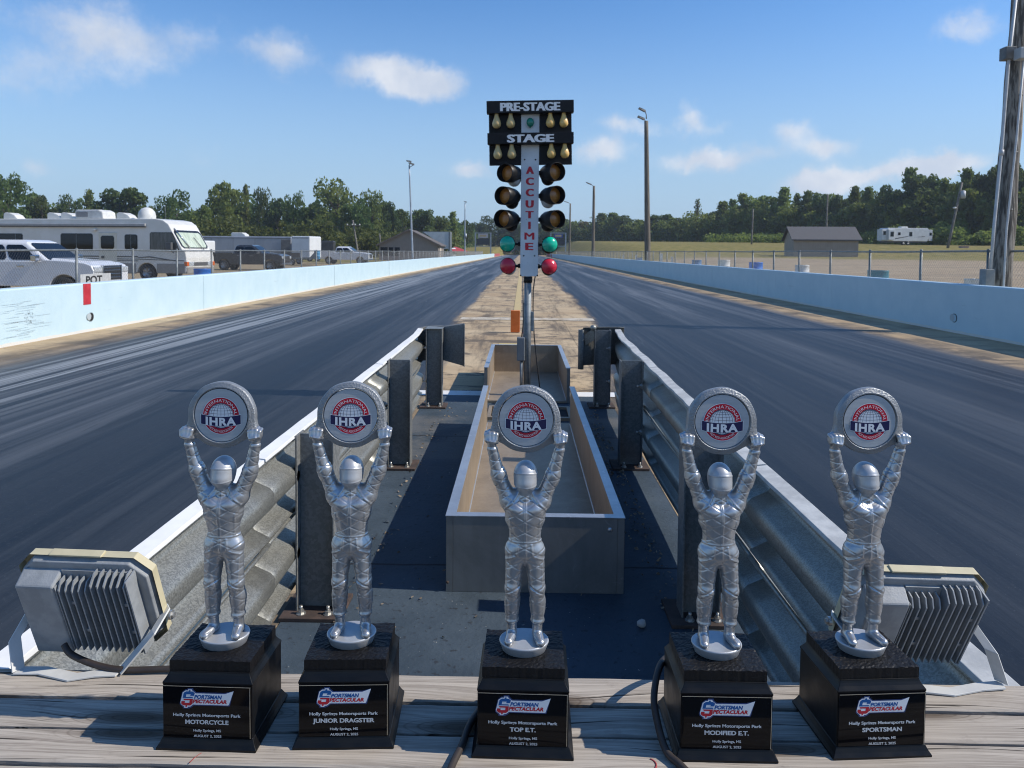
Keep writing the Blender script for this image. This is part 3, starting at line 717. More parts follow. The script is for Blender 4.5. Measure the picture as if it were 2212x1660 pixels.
# ================================================================== WOODEN DECK
def wood_mat():
    m = bpy.data.materials.new("weathered plank"); g = G(NT(m))
    oi = g.n('ShaderNodeObjectInfo').outputs['Random']
    tc = g.n('ShaderNodeTexCoord').outputs['Object']
    tc = g.v('ADD', tc, g.n('ShaderNodeCombineXYZ', {'X': g.m('MULTIPLY', oi, 37.0), 'Y': g.m('MULTIPLY', oi, 11.0)}).outputs[0])
    kn = g.n('ShaderNodeTexVoronoi', {'Vector': g.scale(tc, (1.9, 9.0, 1.0)), 'Scale': 1.0, 'Randomness': 1.0}, voronoi_dimensions='2D')
    kd = kn.outputs['Distance']
    kmask = g.ss(kd, .20, .05)
    bend = g.m('MULTIPLY', g.ss(kd, .5, .0), .020)
    sx = g.n('ShaderNodeSeparateXYZ', {'Vector': tc})
    tw = g.n('ShaderNodeCombineXYZ', {'X': sx.outputs[0], 'Y': g.m('ADD', sx.outputs[1], bend), 'Z': sx.outputs[2]}).outputs[0]
    g1 = g.noise(g.scale(tw, (2.6, 130, 45)), 1.0, 6, .65, dist=.5)
    g2 = g.noise(g.scale(tw, (6, 330, 100)), 1.0, 4, .7)
    g3 = g.noise(g.scale(tc, (3, 9, 3)), 1.0, 6, .65)
    f = g.m('ADD', g.m('MULTIPLY', g1, .5), g.m('MULTIPLY', g2, .5))
    col = g.mix(g.ss(f, .34, .64), (.235, .198, .162), (.50, .44, .365))
    col = g.mix(g.m('MULTIPLY', g.ss(g3, .42, .70), .55), col, (.43, .38, .32))
    col = g.mix(g.m('MULTIPLY', g.ss(g3, .40, .24), .6), col, (.22, .19, .165))
    blotch = g.noise(g.scale(tc, (14, 26, 10)), 1.0, 5, .7)
    col = g.mix(g.m('MULTIPLY', g.ss(blotch, .55, .72), .45), col, (.20, .165, .14))
    crack = g.noise(g.scale(tw, (3.2, 150, 50)), 1.0, 3, .5, dist=.6)
    col = g.mix(g.m('MULTIPLY', g.ss(crack, .63, .68), .9), col, (.03, .025, .02))
    ring = g.m('FRACT', g.m('MULTIPLY', kd, 26.0))
    col = g.mix(g.m('MULTIPLY', g.m('MULTIPLY', g.ss(kd, .26, .12), g.ss(g.m('ABSOLUTE', g.m('SUBTRACT', ring, .5)), .2, .0)), .6), col, (.13, .10, .075))
    col = g.mix(g.m('MULTIPLY', kmask, .85), col, (.085, .058, .038))
    b = g.n('ShaderNodeBsdfPrincipled', {'Base Color': col, 'Roughness': .82, 'Specular IOR Level': .25})
    h = g.m('SUBTRACT', f, g.m('MULTIPLY', g.ss(crack, .65, .70), .8))
    g.put(b.inputs['Normal'], g.n('ShaderNodeBump', {'Strength': .7, 'Distance': .0016, 'Height': h}).outputs[0])
    out(g, b.outputs[0]); return m
WOOD = wood_mat()
rw = random.Random(5)
def plank(y0, y1, label, dz=0.0):
    mb = MB(); n = 60; rows = []
    for i in range(n + 1):
        x = -1.5 + 3.0 * i / n; a = rw.uniform(-.0008, .0008); b = rw.uniform(-.0008, .0008)
        zt = .80 + dz + rw.uniform(-.0004, .0004); c = .003
        rows.append([(x, y0 + a, .764), (x, y0 + a, zt - c), (x, y0 + c + a, zt - .0006), (x, y0 + .012, zt), (x, y1 - .012, zt), (x, y1 - c + b, zt - .0006), (x, y1 + b, zt - c), (x, y1 + b, .764)])
    mb.loft(rows, 0, False)
    o = mb.build("wood_plank", WOOD); tag(o, label, "plank", "planks of the wooden deck")
    return o
plank(1.0872, 1.155, "weathered wood plank at the far edge of the deck, floodlight brackets on it")
plank(1.0150, 1.0800, "weathered wood plank in the middle of the deck, second from the far edge", -.001)
p3 = plank(.9420, 1.0078, "weathered wood plank under the front edges of the trophy bases", .0005)
plank(.868, .9350, "weathered wood plank nearest the camera", -.0005)
CRAY = pm("red crayon", (.36, .05, .05), (.42, .10, .09), 60, .8)
q = MB(); q.tube([(.182 + .008 * math.sin(a) , .955 + .010 * math.cos(a), .8006) for a in np.linspace(.2, 2.6, 8)], .0012, 5); q.build("crayon_mark", CRAY, p3)
q = MB(); q.lathe([(0, 0), (.008, 0), (.006, .0006), (0, .0008)], 9, X=Matrix.Translation((.625, .952, .8002)) @ Matrix.Diagonal((1, .7, 1, 1))); q.build("crayon_mark", CRAY, p3)
q = MB(); q.lathe([(0, 0), (.004, 0), (.003, .0006), (0, .0008)], 7, X=Matrix.Translation((.597, .950, .8002))); q.build("crayon_mark", CRAY, p3)
q = MB(); q.tube([(-.447, .942, .8003), (-.444, .952, .8003), (-.439, .961, .8003)], .0007, 4); q.build("crayon_mark", CRAY, p3)

# ================================================================== TROPHIES
# --- silver driver statuette: one continuous surface grown from a smooth-blended distance field
VX = .00078
def field_new(lo, hi):
    lo = np.array(lo); n = np.ceil((np.array(hi) - lo) / VX).astype(int)
    ax = [(lo[i] + VX * np.arange(n[i])).astype(np.float32) for i in range(3)]
    return dict(lo=lo, n=n, ax=ax, f=np.full(tuple(n), .02, np.float32))
def sl(fd, lo, hi):
    s_ = tuple(slice(max(0, int((lo[i] - fd['lo'][i]) / VX)), min(fd['n'][i], int((hi[i] - fd['lo'][i]) / VX) + 2)) for i in range(3))
    x, y, z = (fd['ax'][i][s_[i]] for i in range(3))
    return s_, x[:, None, None], y[None, :, None], z[None, None, :]
def smin(a, b, k):
    h = np.clip(.5 + .5 * (b - a) / k, 0, 1); return b * (1 - h) + a * h - k * h * (1 - h)
def blend(fd, s_, dd, k): fd['f'][s_] = smin(fd['f'][s_], dd.astype(np.float32), k)
def cone(fd, a, b, r0, r1, k=.004, sy=1.0):
    a = np.array(a); b = np.array(b); m_ = max(r0, r1) * max(1, sy) + .012
    s_, x, y, z = sl(fd, np.minimum(a, b) - m_, np.maximum(a, b) + m_)
    ab = b - a; L2 = (ab ** 2).sum()
    t_ = np.clip(((x - a[0]) * ab[0] + (y - a[1]) * ab[1] + (z - a[2]) * ab[2]) / L2, 0, 1)
    dd = np.sqrt((x - a[0] - t_ * ab[0]) ** 2 + ((y - a[1] - t_ * ab[1]) / sy) ** 2 + (z - a[2] - t_ * ab[2]) ** 2) - (r0 + (r1 - r0) * t_)
    blend(fd, s_, dd, k)
def ellip(fd, c, r, k=.004, rx=0.0, rz=0.0):
    c = np.array(c); r = np.array(r); m_ = r.max() + .012
    s_, x, y, z = sl(fd, c - m_, c + m_)
    X, Y, Z = x - c[0], y - c[1], z - c[2]
    if rx: Y, Z = Y * math.cos(rx) + Z * math.sin(rx), -Y * math.sin(rx) + Z * math.cos(rx)
    if rz: X, Y = X * math.cos(rz) + Y * math.sin(rz), -X * math.sin(rz) + Y * math.cos(rz)
    k0 = np.sqrt((X / r[0]) ** 2 + (Y / r[1]) ** 2 + (Z / r[2]) ** 2); k1 = np.sqrt((X / r[0] ** 2) ** 2 + (Y / r[1] ** 2) ** 2 + (Z / r[2] ** 2) ** 2) + 1e-6
    blend(fd, s_, k0 * (k0 - 1) / k1, k)
def surface(fd):
    """surface nets on the field"""
    f = fd['f']; ins = f < 0; n = f.shape
    cn = np.zeros(tuple(k - 1 for k in n), np.int8)
    offs = [(i, j, k) for i in (0, 1) for j in (0, 1) for k in (0, 1)]
    for i, j, k in offs: cn += ins[i:n[0]-1+i, j:n[1]-1+j, k:n[2]-1+k]
    act = np.argwhere((cn > 0) & (cn < 8)); idx = -np.ones(cn.shape, np.int32); idx[tuple(act.T)] = np.arange(len(act))
    P = np.zeros((len(act), 3)); W_ = np.zeros(len(act))
    for a in offs:
        for ax in range(3):
            if a[ax]: continue
            b = list(a); b[ax] = 1
            fa = f[tuple((act + a).T)]; fb_ = f[tuple((act + b).T)]; cr = (fa < 0) != (fb_ < 0)
            t_ = np.where(cr, fa / np.where(cr, fa - fb_, 1), 0)
            p = np.tile(np.array(a, float), (len(act), 1)); p[:, ax] += t_
            P[cr] += p[cr]; W_ += cr
    V = (act + P / W_[:, None]) * VX + fd['lo']
    Q = []
    for ax in range(3):
        a0 = [slice(1, -1)] * 3; a1 = list(a0); a0[ax] = slice(0, -1); a1[ax] = slice(1, None)
        A = ins[tuple(a0)]; B = ins[tuple(a1)]; cr = np.argwhere(A != B)
        base = cr + 1; base[:, ax] -= 1
        u, v = [(1, 2), (2, 0), (0, 1)][ax]
        def at(du, dv):
            q = base.copy(); q[:, u] -= du; q[:, v] -= dv; return idx[tuple(q.T)]
        q = np.stack([at(1, 1), at(0, 1), at(0, 0), at(1, 0)], 1)
        flip = ~A[tuple(cr.T)]
        q[flip] = q[flip][:, ::-1]; Q.append(q)
    Q = np.concatenate(Q); return V, Q[(Q >= 0).all(1)]
def normals(V, Q):
    fn = np.cross(V[Q[:, 2]] - V[Q[:, 0]], V[Q[:, 3]] - V[Q[:, 1]]); N = np.zeros_like(V)
    for k in range(4): np.add.at(N, Q[:, k], fn)
    return N / (np.linalg.norm(N, axis=1, keepdims=True) + 1e-12)
def smooth(V, Q, it=2):
    for _ in range(it):
        A = np.zeros_like(V); c = np.zeros(len(V))
        for a, b in ((0, 1), (1, 2), (2, 3), (3, 0)):
            np.add.at(A, Q[:, a], V[Q[:, b]]); np.add.at(c, Q[:, a], 1); np.add.at(A, Q[:, b], V[Q[:, a]]); np.add.at(c, Q[:, b], 1)
        V = V * .4 + .6 * A / c[:, None]
    return V
def build_driver():
    fd = field_new((-.066, -.034, .010), (.066, .030, .334))
    for s, off in ((-1, 0), (1, .0012)):
        # leg: thigh, knee, shin, flared cuff
        cone(fd, (s * .0125, .001, .148), (s * .0160 + off, -.0015, .094), .0142, .0106, .006)
        cone(fd, (s * .0160 + off, -.0015, .094), (s * .0172 + off, .0025, .046), .0106, .0088, .004)
        ellip(fd, (s * .0158 + off, -.0055, .091), (.0085, .007, .010), .005)
        ellip(fd, (s * .0172 + off, .004, .068), (.0100, .0105, .018), .006)
        ellip(fd, (s * .0172 + off, .0025, .043), (.0098, .0105, .006), .002)
        # shoe
        tx = s * .0205 + off if s < 0 else .0225
        cone(fd, (s * .0172 + off, .003, .040), (s * .0172 + off, .0045, .021), .0068, .0072, .002)
        cone(fd, (s * .0172 + off, .002, .0215), (tx, -.0165, .0188), .0072, .0062, .003)
        ellip(fd, (s * .0172 + off, .009, .0185), (.0066, .0065, .0065), .003)
        # arm
        sh, el, wr = (s * .0215, .001, .221), (s * .0378, .0015, .2625), (s * .0462, -.002, .3015)
        cone(fd, sh, el, .0120, .0092, .007)
        cone(fd, el, wr, .0092, .0068, .004)
        ellip(fd, (s * .0362, .002, .258), (.0092, .0098, .013), .006)
        ellip(fd, (s * .0458, -.0015, .2995), (.0074, .0074, .0034), .0015)        # cuff
        cone(fd, (s * .0462, -.002, .300), (s * .0468, -.003, .309), .0048, .0062, .002)
        # fist: palm, four curled fingers, thumb across them
        ellip(fd, (s * .0472, -.0015, .3170), (.0086, .0078, .0112), .0025)
        for i, (dx, rr) in enumerate(((-.0074, .0030), (-.0026, .0034), (.0024, .0033), (.0070, .0028))):
            fx = s * (.0472 + dx); zk = .3262 - abs(dx) * .22 - (.0008 if i == 3 else 0)
            cone(fd, (fx, -.0015, zk), (fx, -.0084, zk - .0022), rr, rr, .0014)                                   # first joint, knuckle to the front
            cone(fd, (fx, -.0084, zk - .0022), (fx - s * dx * .12, -.0102, zk - .0092), rr, rr * .94, .0009)      # middle joint, curling down
            cone(fd, (fx - s * dx * .12, -.0102, zk - .0092), (fx - s * dx * .16, -.0062, zk - .0122), rr * .9, rr * .8, .0008)
        cone(fd, (s * .0400, -.005, .3108), (s * .0428, -.0112, .3125), .0034, .0032, .0014)
        cone(fd, (s * .0428, -.0112, .3125), (s * .0498, -.0124, .3140), .0031, .0025, .0009)
    # pelvis, waist, chest
    ellip(fd, (0, .001, .150), (.0262, .0168, .0195), .006)
    cone(fd, (0, .001, .160), (0, .001, .176), .0215, .0218, .006, .74)
    ellip(fd, (0, .000, .200), (.0278, .0180, .026), .008)
    ellip(fd, (0, .001, .1655), (.0232, .0166, .0026), .0008)        # jacket hem
    for s in (-1, 1):
        ellip(fd, (s * .0115, -.0075, .212), (.0128, .0098, .0115), .005)
        ellip(fd, (s * .0215, .001, .2215), (.0128, .0125, .0120), .006)
        cone(fd, (s * .005, .003, .2365), (s * .021, .002, .226), .0072, .0100, .006)
        ellip(fd, (s * .010, .012, .205), (.013, .008, .022), .006)
        ellip(fd, (s * .009, .010, .146), (.0115, .0105, .0125), .005)
    cone(fd, (0, .001, .228), (0, .001, .2395), .0105, .0094, .003)
    V, Q = surface(fd); V = smooth(V, Q, 2); N = normals(V, Q)
    x, y, z = V.T
    # quilted diamonds, seams, creases: real relief along the normals
    def pillow(u, v):          # flat quilted fields with narrow stitched grooves
        du = np.abs(u - np.round(u)); dv = np.abs(v - np.round(v))
        return 1 - np.maximum(np.exp(-(du / .07) ** 2), np.exp(-(dv / .07) ** 2)) + .22 * np.sqrt(np.abs(np.sin(np.pi * u) * np.sin(np.pi * v)))
    torso = np.clip((z - .168) / .003, 0, 1) * np.clip((.236 - z) / .004, 0, 1) * np.clip((.033 - np.abs(x)) / .004, 0, 1)
    leg = np.clip((.162 - z) / .003, 0, 1) * np.clip((z - .0445) / .003, 0, 1)
    armz = np.clip((z - .226) / .010, 0, 1) * np.clip((np.abs(x) - .020) / .004, 0, 1) * np.clip((.297 - z) / .003, 0, 1)
    P_ = pillow((z + .62 * x) / .0165, (z - .62 * x) / .0165)
    lx = np.abs(x) - .0165
    PL = pillow((z + .60 * lx) / .0185, (z - .60 * lx) / .0185)
    ta = z * .92 + np.abs(x) * .38; tb = (np.abs(x) - .03 - (z - .25) * .28)
    PA = pillow((ta + .5 * tb) / .0145, (ta - .5 * tb) / .0145)
    disp = (P_ - .9) * .00045 * torso + (PL - .9) * .00042 * leg + (PA - .9) * .00045 * np.where(torso > .5, 0, armz)
    rs = np.random.RandomState(4)
    for _ in range(34):          # soft random crumples
        k = rs.normal(size=3) * np.array([150, 120, 220]); disp += .00004 * np.sin(V @ k + rs.uniform(0, 6)) * np.maximum(torso, np.maximum(leg, armz))
    fr = (y < .004)
    def line(pts, wd, amp):
        best = np.full(len(V), 1.0)
        for (x0, z0), (x1, z1) in zip(pts[:-1], pts[1:]):
            ex, ez = x1 - x0, z1 - z0; L2 = ex * ex + ez * ez
            t_ = np.clip(((x - x0) * ex + (z - z0) * ez) / L2, 0, 1)
            best = np.minimum(best, np.hypot(x - x0 - t_ * ex, z - z0 - t_ * ez))
        return amp * np.exp(-(best / wd) ** 2) * fr
    disp += line([(0, .167), (0, .238)], .0020, .0010) - line([(0, .167), (0, .238)], .0005, .0007)
    disp += line([(.001, .136), (.001, .162)], .0016, .0007)
    for s in (-1, 1):
        disp += line([(s * .009, .237), (s * .0165, .226), (s * .0285, .213)], .0016, .0009)       # yoke piping
        disp += line([(s * .018, .168), (s * .0205, .200), (s * .0275, .213)], .0013, .0007)        # side panel
        disp += line([(s * .009, .162), (s * .0105, .146), (s * .0255, .138)], .0015, .0009)        # pocket
        disp += line([(s * .0245, .137), (s * .0235, .098)], .0012, .0007)
        disp -= line([(s * .008, .098), (s * .024, .089)], .0014, .0008); disp -= line([(s * .009, .086), (s * .024, .082)], .0012, .0006)
        disp -= line([(s * .004, .1385), (s * .020, .130)], .0013, .0006)
        for zz in (.030, .0265, .0235): disp -= line([(s * .0145, zz), (s * .021, zz)], .0007, .0004)     # laces
        disp -= line([(s * .0375, .3035), (s * .056, .3035)], .0010, .0006)
    V = V + N * disp[:, None]
    return V, Q
def build_helmet():
    fd = field_new((-.024, -.028, .228), (.024, .026, .290))
    ellip(fd, (0, .001, .2605), (.0166, .0190, .0222), .004)
    ellip(fd, (0, -.0045, .2495), (.0142, .0150, .0120), .006)
    cone(fd, (0, .001, .236), (0, .0, .248), .0105, .0115, .005)
    V, Q = surface(fd); V = smooth(V, Q, 2); N = normals(V, Q); x, y, z = V.T
    a = x / .0165; fr = np.clip((.000 - y) / .004, 0, 1)
    top = .2672 - .0030 * a * a; bot = .2478 + .0018 * a * a
    inside = 1 / (1 + np.exp(-(top - z) / .0005)) * 1 / (1 + np.exp(-(z - bot) / .0005)) * fr
    disp = -.0002 * inside
    disp += .0005 * np.exp(-((z - top - .0006) / .0009) ** 2) * fr + .0004 * np.exp(-((z - bot + .0008) / .0009) ** 2) * fr
    disp -= .0006 * np.exp(-((z - .2435) / .0006) ** 2) * fr * (np.abs(x) < .006) + .0005 * np.exp(-((z - .2408) / .0006) ** 2) * fr * (np.abs(x) < .005)
    disp -= .0006 * np.exp(-((y - .001) / .0008) ** 2) * np.clip((z - .2735) / .002, 0, 0)
    return V + N * disp[:, None], Q
def silver(name, rough, bump, c1, c2, metal):
    m = bpy.data.materials.new(name); g = G(NT(m)); tc = g.n('ShaderNodeTexCoord').outputs['Object']
    n = g.noise(tc, 55.0, 6, .65); fl = g.noise(tc, 900.0, 2, .5)
    col = g.mix(g.ss(n, .3, .7), c1, c2)
    b = g.n('ShaderNodeBsdfPrincipled', {'Base Color': col, 'Metallic': metal, 'Roughness': g.m('ADD', rough, g.m('MULTIPLY', fl, .12))})
    g.put(b.inputs['Normal'], g.n('ShaderNodeBump', {'Strength': bump, 'Distance': .0012, 'Height': g.m('ADD', g.noise(tc, 130.0, 5, .7), g.m('MULTIPLY', fl, .25))}).outputs[0])
    out(g, b.outputs[0]); return m
SILV = silver("silver paint", .27, .03, (.42, .425, .43), (.49, .495, .50), .74)
SILV_S = silver("smooth silver paint", .32, .02, (.45, .455, .46), (.51, .515, .52), .40)
def hammered():
    m = bpy.data.materials.new("hammered silver"); g = G(NT(m)); tc = g.n('ShaderNodeTexCoord').outputs['Object']
    n = g.noise(tc, 330.0, 3, .55); n2 = g.noise(tc, 60.0, 4)
    b = g.n('ShaderNodeBsdfPrincipled', {'Base Color': g.mix(n2, (.27, .278, .282), (.34, .348, .353)), 'Metallic': .45, 'Roughness': .42})
    g.put(b.inputs['Normal'], g.n('ShaderNodeBump', {'Strength': .4, 'Distance': .0010, 'Height': g.ss(n, .40, .62)}).outputs[0])
    out(g, b.outputs[0]); return m
HAMM = hammered()
PED = pm("satin black lacquer", (.004, .004, .0045), (.006, .006, .0065), 30, .36, rvar=.1, spec=.3)
GLOSS = pm("gloss black plate", (.004, .004, .005), rough=.06, spec=.18)
GOLD = pm("pale plate edge", (.62, .56, .44), rough=.4, metal=.6)
def slate():
    m = bpy.data.materials.new("rough black slate"); g = G(NT(m)); tc = g.n('ShaderNodeTexCoord').outputs['Object']
    n = g.noise(tc, 60.0, 8, .7, dist=1.0); n2 = g.noise(tc, 230.0, 5, .7)
    b = g.n('ShaderNodeBsdfPrincipled', {'Base Color': (.0065, .006, .0065, 1), 'Roughness': g.m('ADD', .30, g.m('MULTIPLY', n2, .40)), 'Specular IOR Level': .30})
    g.put(b.inputs['Normal'], g.n('ShaderNodeBump', {'Strength': .5, 'Distance': .003, 'Height': g.m('ADD', g.m('MULTIPLY', n, .6), g.m('MULTIPLY', n2, .4))}).outputs[0])
    out(g, b.outputs[0]); return m
SLATE = slate()
PLATE = pm("brushed silver disc", (.47, .49, .50), (.52, .54, .55), 3, .40, .25, st=(1, 1, 60), bump=.06, bscale=60)
E_RED = pm("emblem red", (.55, .012, .035), rough=.35, spec=.4); E_NAVY = pm("emblem navy", (.016, .017, .075), rough=.35, spec=.4)
E_WHT = pm("emblem white", (.74, .76, .78), rough=.35, spec=.4); E_BLUE = pm("logo blue", (.008, .095, .30), rough=.3, spec=.4); E_LRED = pm("logo red", (.46, .015, .03), rough=.3, spec=.4)
L_SILV = pm("printed silver text", (.55, .57, .58), rough=.4)

T0 = thing("racing_trophy", "", "trophy", (0, 0, 0), 0, "silver driver trophies on the wooden deck")
def rect_ring(hx, hy, z): return [(-hx, -hy, z), (hx, -hy, z), (hx, hy, z), (-hx, hy, z)]
BX, BY = .0632, .0572
q = MB()
prof = [(.0075, 0), (.0075, .003), (.0065, .0045), (.0045, .0075), (.0025, .0115), (.0012, .0145), (0, .0155), (0, .090), (.0006, .0915), (.0006, .0935), (-.0008, .0955), (-.0030, .0985), (-.0050, .1020), (-.0060, .1045), (-.0060, .1058)]
q.loft([rect_ring(BX + o, BY + o, z) for o, z in prof]); q.build("pedestal", PED, T0, bev=.0007)
q = MB(); rs = random.Random(9); nn = 34; sx_, sy_, zt, zb = .0575, .0495, .1212, .1059
grid = [[(-sx_ + 2 * sx_ * i / nn + (0 if 0 < i < nn else rs.uniform(-.0002, .0002)), -sy_ + 2 * sy_ * j / nn + (0 if 0 < j < nn else rs.uniform(-.0002, .0002)),
          zt + rs.uniform(-.0005, .0005) - (.0008 * rs.random() if i in (0, nn) or j in (0, nn) else 0)) for i in range(nn + 1)] for j in range(nn + 1)]
q.add([p for r in grid for p in r], [(j*(nn+1)+i, j*(nn+1)+i+1, (j+1)*(nn+1)+i+1, (j+1)*(nn+1)+i) for j in range(nn) for i in range(nn)], 0, False)
rim = [grid[0][i] for i in range(nn)] + [grid[j][nn] for j in range(nn)] + [grid[nn][i] for i in range(nn, 0, -1)] + [grid[j][0] for j in range(nn, 0, -1)]
low = [(p[0], p[1], zb) for p in rim]; n_ = len(rim)
q.add(rim + low, [(i, (i+1) % n_, n_ + (i+1) % n_, n_ + i) for i in range(n_)], 0, False)
q.build("slate_block", SLATE, T0)
ZT = .1207       # top of the slate block: statuette heights are measured from here
fig = thing  # (name kept free)
q = MB(); q.lathe([(0, -.0005), (.0300, -.0005), (.0318, .001), (.0352, .0105), (.0362, .0125), (.0358, .0140), (.0345, .0148), (.033, .0143), (.0, .0140)], 56, X=Matrix.Diagonal((1, .84, 1, 1)) @ Matrix.Translation((0, 0, ZT)))
q.build("statuette_stand", SILV_S, T0)
V, Q = build_driver(); o = FS = np.array([1.055, 1.055, .982]); o = npmesh("driver_statuette", V * FS + np.array([0, 0, ZT]), Q, SILV, T0)
V, Q = build_helmet(); npmesh("helmet", V * FS + np.array([0, 0, ZT]), Q, SILV_S, o)
# ring held overhead: outline with shoulders flowing into the fists
RC, RO, RI = .3386, .0490, .0396
outl = []
for k in range(120):
    a = 2 * math.pi * k / 120; ca, sa = math.cos(a), math.sin(a)
    r = RO * (1 + .006 * math.sin(9 * a + 1) * 1.0)
    lug = math.exp(-((abs(math.degrees(math.atan2(sa, abs(ca))) + 28) / 13) ** 2)) * .0092
    outl.append((ca * (r + lug), sa * (r + lug) * .985))
q = MB(); n_ = len(outl)
inn = [(RI * math.cos(2*math.pi*k/n_), RI * math.sin(2*math.pi*k/n_)) for k in range(n_)]
def shrink(P, d): return [(x * (1 - d / math.hypot(x, y)), y * (1 - d / math.hypot(x, y))) for x, y in P]
def grow(P, d): return shrink(P, -d)
z0 = ZT + RC
rings = [[(x, -.0035, z + z0) for x, z in inn], [(x, -.0062, z + z0) for x, z in grow(inn, .0004)], [(x, -.0070, z + z0) for x, z in grow(inn, .0012)], [(x, -.0060, z + z0) for x, z in grow(inn, .0022)], [(x, -.0060, z + z0) for x, z in shrink(outl, .0012)],
         [(x, -.0053, z + z0) for x, z in shrink(outl, .0004)], [(x, -.0032, z + z0) for x, z in outl], [(x, .0040, z + z0) for x, z in outl], [(x, .0056, z + z0) for x, z in shrink(outl, .0016)], [(x, .0056, z + z0) for x, z in inn]]
V_ = [p for r in rings for p in r]; m_ = len(rings)
q.add(V_, [(i*n_+k, i*n_+(k+1) % n_, ((i+1) % m_)*n_+(k+1) % n_, ((i+1) % m_)*n_+k) for i in range(m_) for k in range(n_)], 0, True)
ring = q.build("overhead_ring", HAMM, T0)
q = MB()
y_ = -.0052
q.lathe([(0, 0), (.0392, 0)], 72, 1, False, X=Matrix.Translation((0, y_ + .0007, z0)) @ Matrix.Rotation(R(90), 4, 'X'))
q.lathe([(0, .0006), (.0383, .0006), (.0386, 0)], 72, 0, False, X=Matrix.Translation((0, y_, z0)) @ Matrix.Rotation(R(90), 4, 'X'))
disc = q.build("emblem_disc", [PLATE, dark], ring)
# emblem: red circle, globe, navy banner, lettering (thin printed layers)
em = MB(); L = lambda i: y_ - .0008 - .00013 * i
ez = z0 - .0008
def disc2(r, i, mi, n=64): em.add([(r * math.cos(2*math.pi*k/n), L(i), ez + r * math.sin(2*math.pi*k/n)) for k in range(n)], [tuple(range(n))], mi)
disc2(.0272, 0, 2); disc2(.0264, 1, 0); disc2(.0186, 2, 2)
GR = .0182
def strip2(pts, wd, i, mi):
    P = []
    for k, (x, z) in enumerate(pts):
        x0, z0_ = pts[max(0, k - 1)]; x1, z1 = pts[min(len(pts) - 1, k + 1)]; ll = math.hypot(x1 - x0, z1 - z0_) + 1e-9
        nx_, nz_ = -(z1 - z0_) / ll * wd / 2, (x1 - x0) / ll * wd / 2
        P += [(x + nx_, L(i), ez + z + nz_), (x - nx_, L(i), ez + z - nz_)]
    em.add(P, [(2*k, 2*k+1, 2*k+3, 2*k+2) for k in range(len(pts) - 1)], mi)
for lo_ in (-72, -54, -36, -18, 0, 18, 36, 54, 72):
    strip2([(GR * math.sin(R(lo_)) * math.cos(R(la)), GR * math.sin(R(la))) for la in range(-90, 91, 10)], .00042, 3, 1)
for la in (-70, -55, -40, 10, 25, 40, 55, 70):
    hw = GR * math.cos(R(la)); zz = GR * math.sin(R(la))
    strip2([(hw * k / 8, zz + .0012 * (abs(k) / 8) ** 2 * (1 if la > 0 else -1) - .0006) for k in range(-8, 9)], .00042, 3, 1)
strip2([(.0184 * math.cos(R(a)), .0184 * math.sin(R(a))) for a in range(0, 361, 8)], .0004, 4, 1)
def bz(x): return .0030 * (x / .027) ** 2          # banner sags in the middle
for mi, hw, a, b, i in ((2, .0298, -.0156, -.0008, 5), (1, .0290, -.0150, -.0014, 6)):
    xs_ = [hw * k / 12 for k in range(-12, 13)]
    P = [(x, L(i), ez + a + bz(x)) for x in xs_] + [(x, L(i), ez + b + bz(x)) for x in xs_]
    em.add(P, [(k, k + 1, 25 + k + 1, 25 + k) for k in range(24)], mi)
V2, F2 = text2d("IHRA", .045, 1.12); w2 = V2[:, 0].max()
em.add([((a / w2 - .5) * .0445, L(7), ez - .0139 + b * .0112 + bz((a / w2 - .5) * .0445) * .8) for a, b in V2], F2, 2)
arc_text(em, "INTERNATIONAL", .0044, .0203, R(174), R(6), 0, ez, L(7), 2, .0)
arc_text(em, "HOT ROD ASSOCIATION", .0036, .0244, R(224), R(316), 0, ez, L(7), 2, .0, inward=True)
em.build("emblem", [E_RED, E_NAVY, E_WHT], ring)

# --- plaque: gloss plate, printed logo, lettering
FY = -BY - .0002
def px2(x, y): return ((x - 1012) * 6.25e-5, .0900 - (y - 100) * 5.95e-5)
plate = MB(); plate.box(-.0622, .0622, FY - .0022, FY, .0158, .0905); plate_o = plate.build("plaque", GLOSS, T0, bev=.0004)
ln = MB(); yy = FY - .0024
ln.box(-.0618, .0618, yy, yy + .0003, .0893, .0899); ln.box(.0606, .0612, yy - .0002, yy + .0001, .0170, .0891)
ln.build("plaque_edge", GOLD, plate_o)
lg = MB()
def poly(pts, i, mi): lg.add([(px2(*p)[0], FY - .0023 - .00013 * i, px2(*p)[1]) for p in pts], [tuple(range(len(pts)))], mi)
outline = [(585,150),(710,150),(710,180),(780,245),(1430,242),(1622,193),(1535,545),(1515,562),(720,562),(660,615),(605,640),(470,640),(470,610),(400,545),(400,500),(445,300),(455,250),(530,182),(580,182)]
inner = [(592,176),(680,176),(690,205),(765,268),(1425,268),(1622,195),(1512,528),(1495,540),(700,540),(640,590),(585,598),(580,622),(498,622),(502,598),(425,535),(415,495),(470,255),(540,205),(590,205)]
poly(outline, 0, 4); poly(inner, 1, 2)
blue = [(608,196),(650,196),(648,226),(700,226),(745,262),(727,330),(640,330),(650,295),(555,295),(540,360),(690,360),(705,388),(468,388),(494,262),(545,226),(604,226)]
redp = [(480,405),(700,405),(690,520),(640,565),(568,565),(562,600),(528,600),(532,565),(480,565),(432,522),(440,462),(520,462),(515,500),(618,500),(626,440),(500,440)]
poly(blue, 2, 3); poly(redp, 2, 5)
for x0, x1, za, zb2 in ((560, 585, 300, 358), (610, 635, 300, 358)): pass
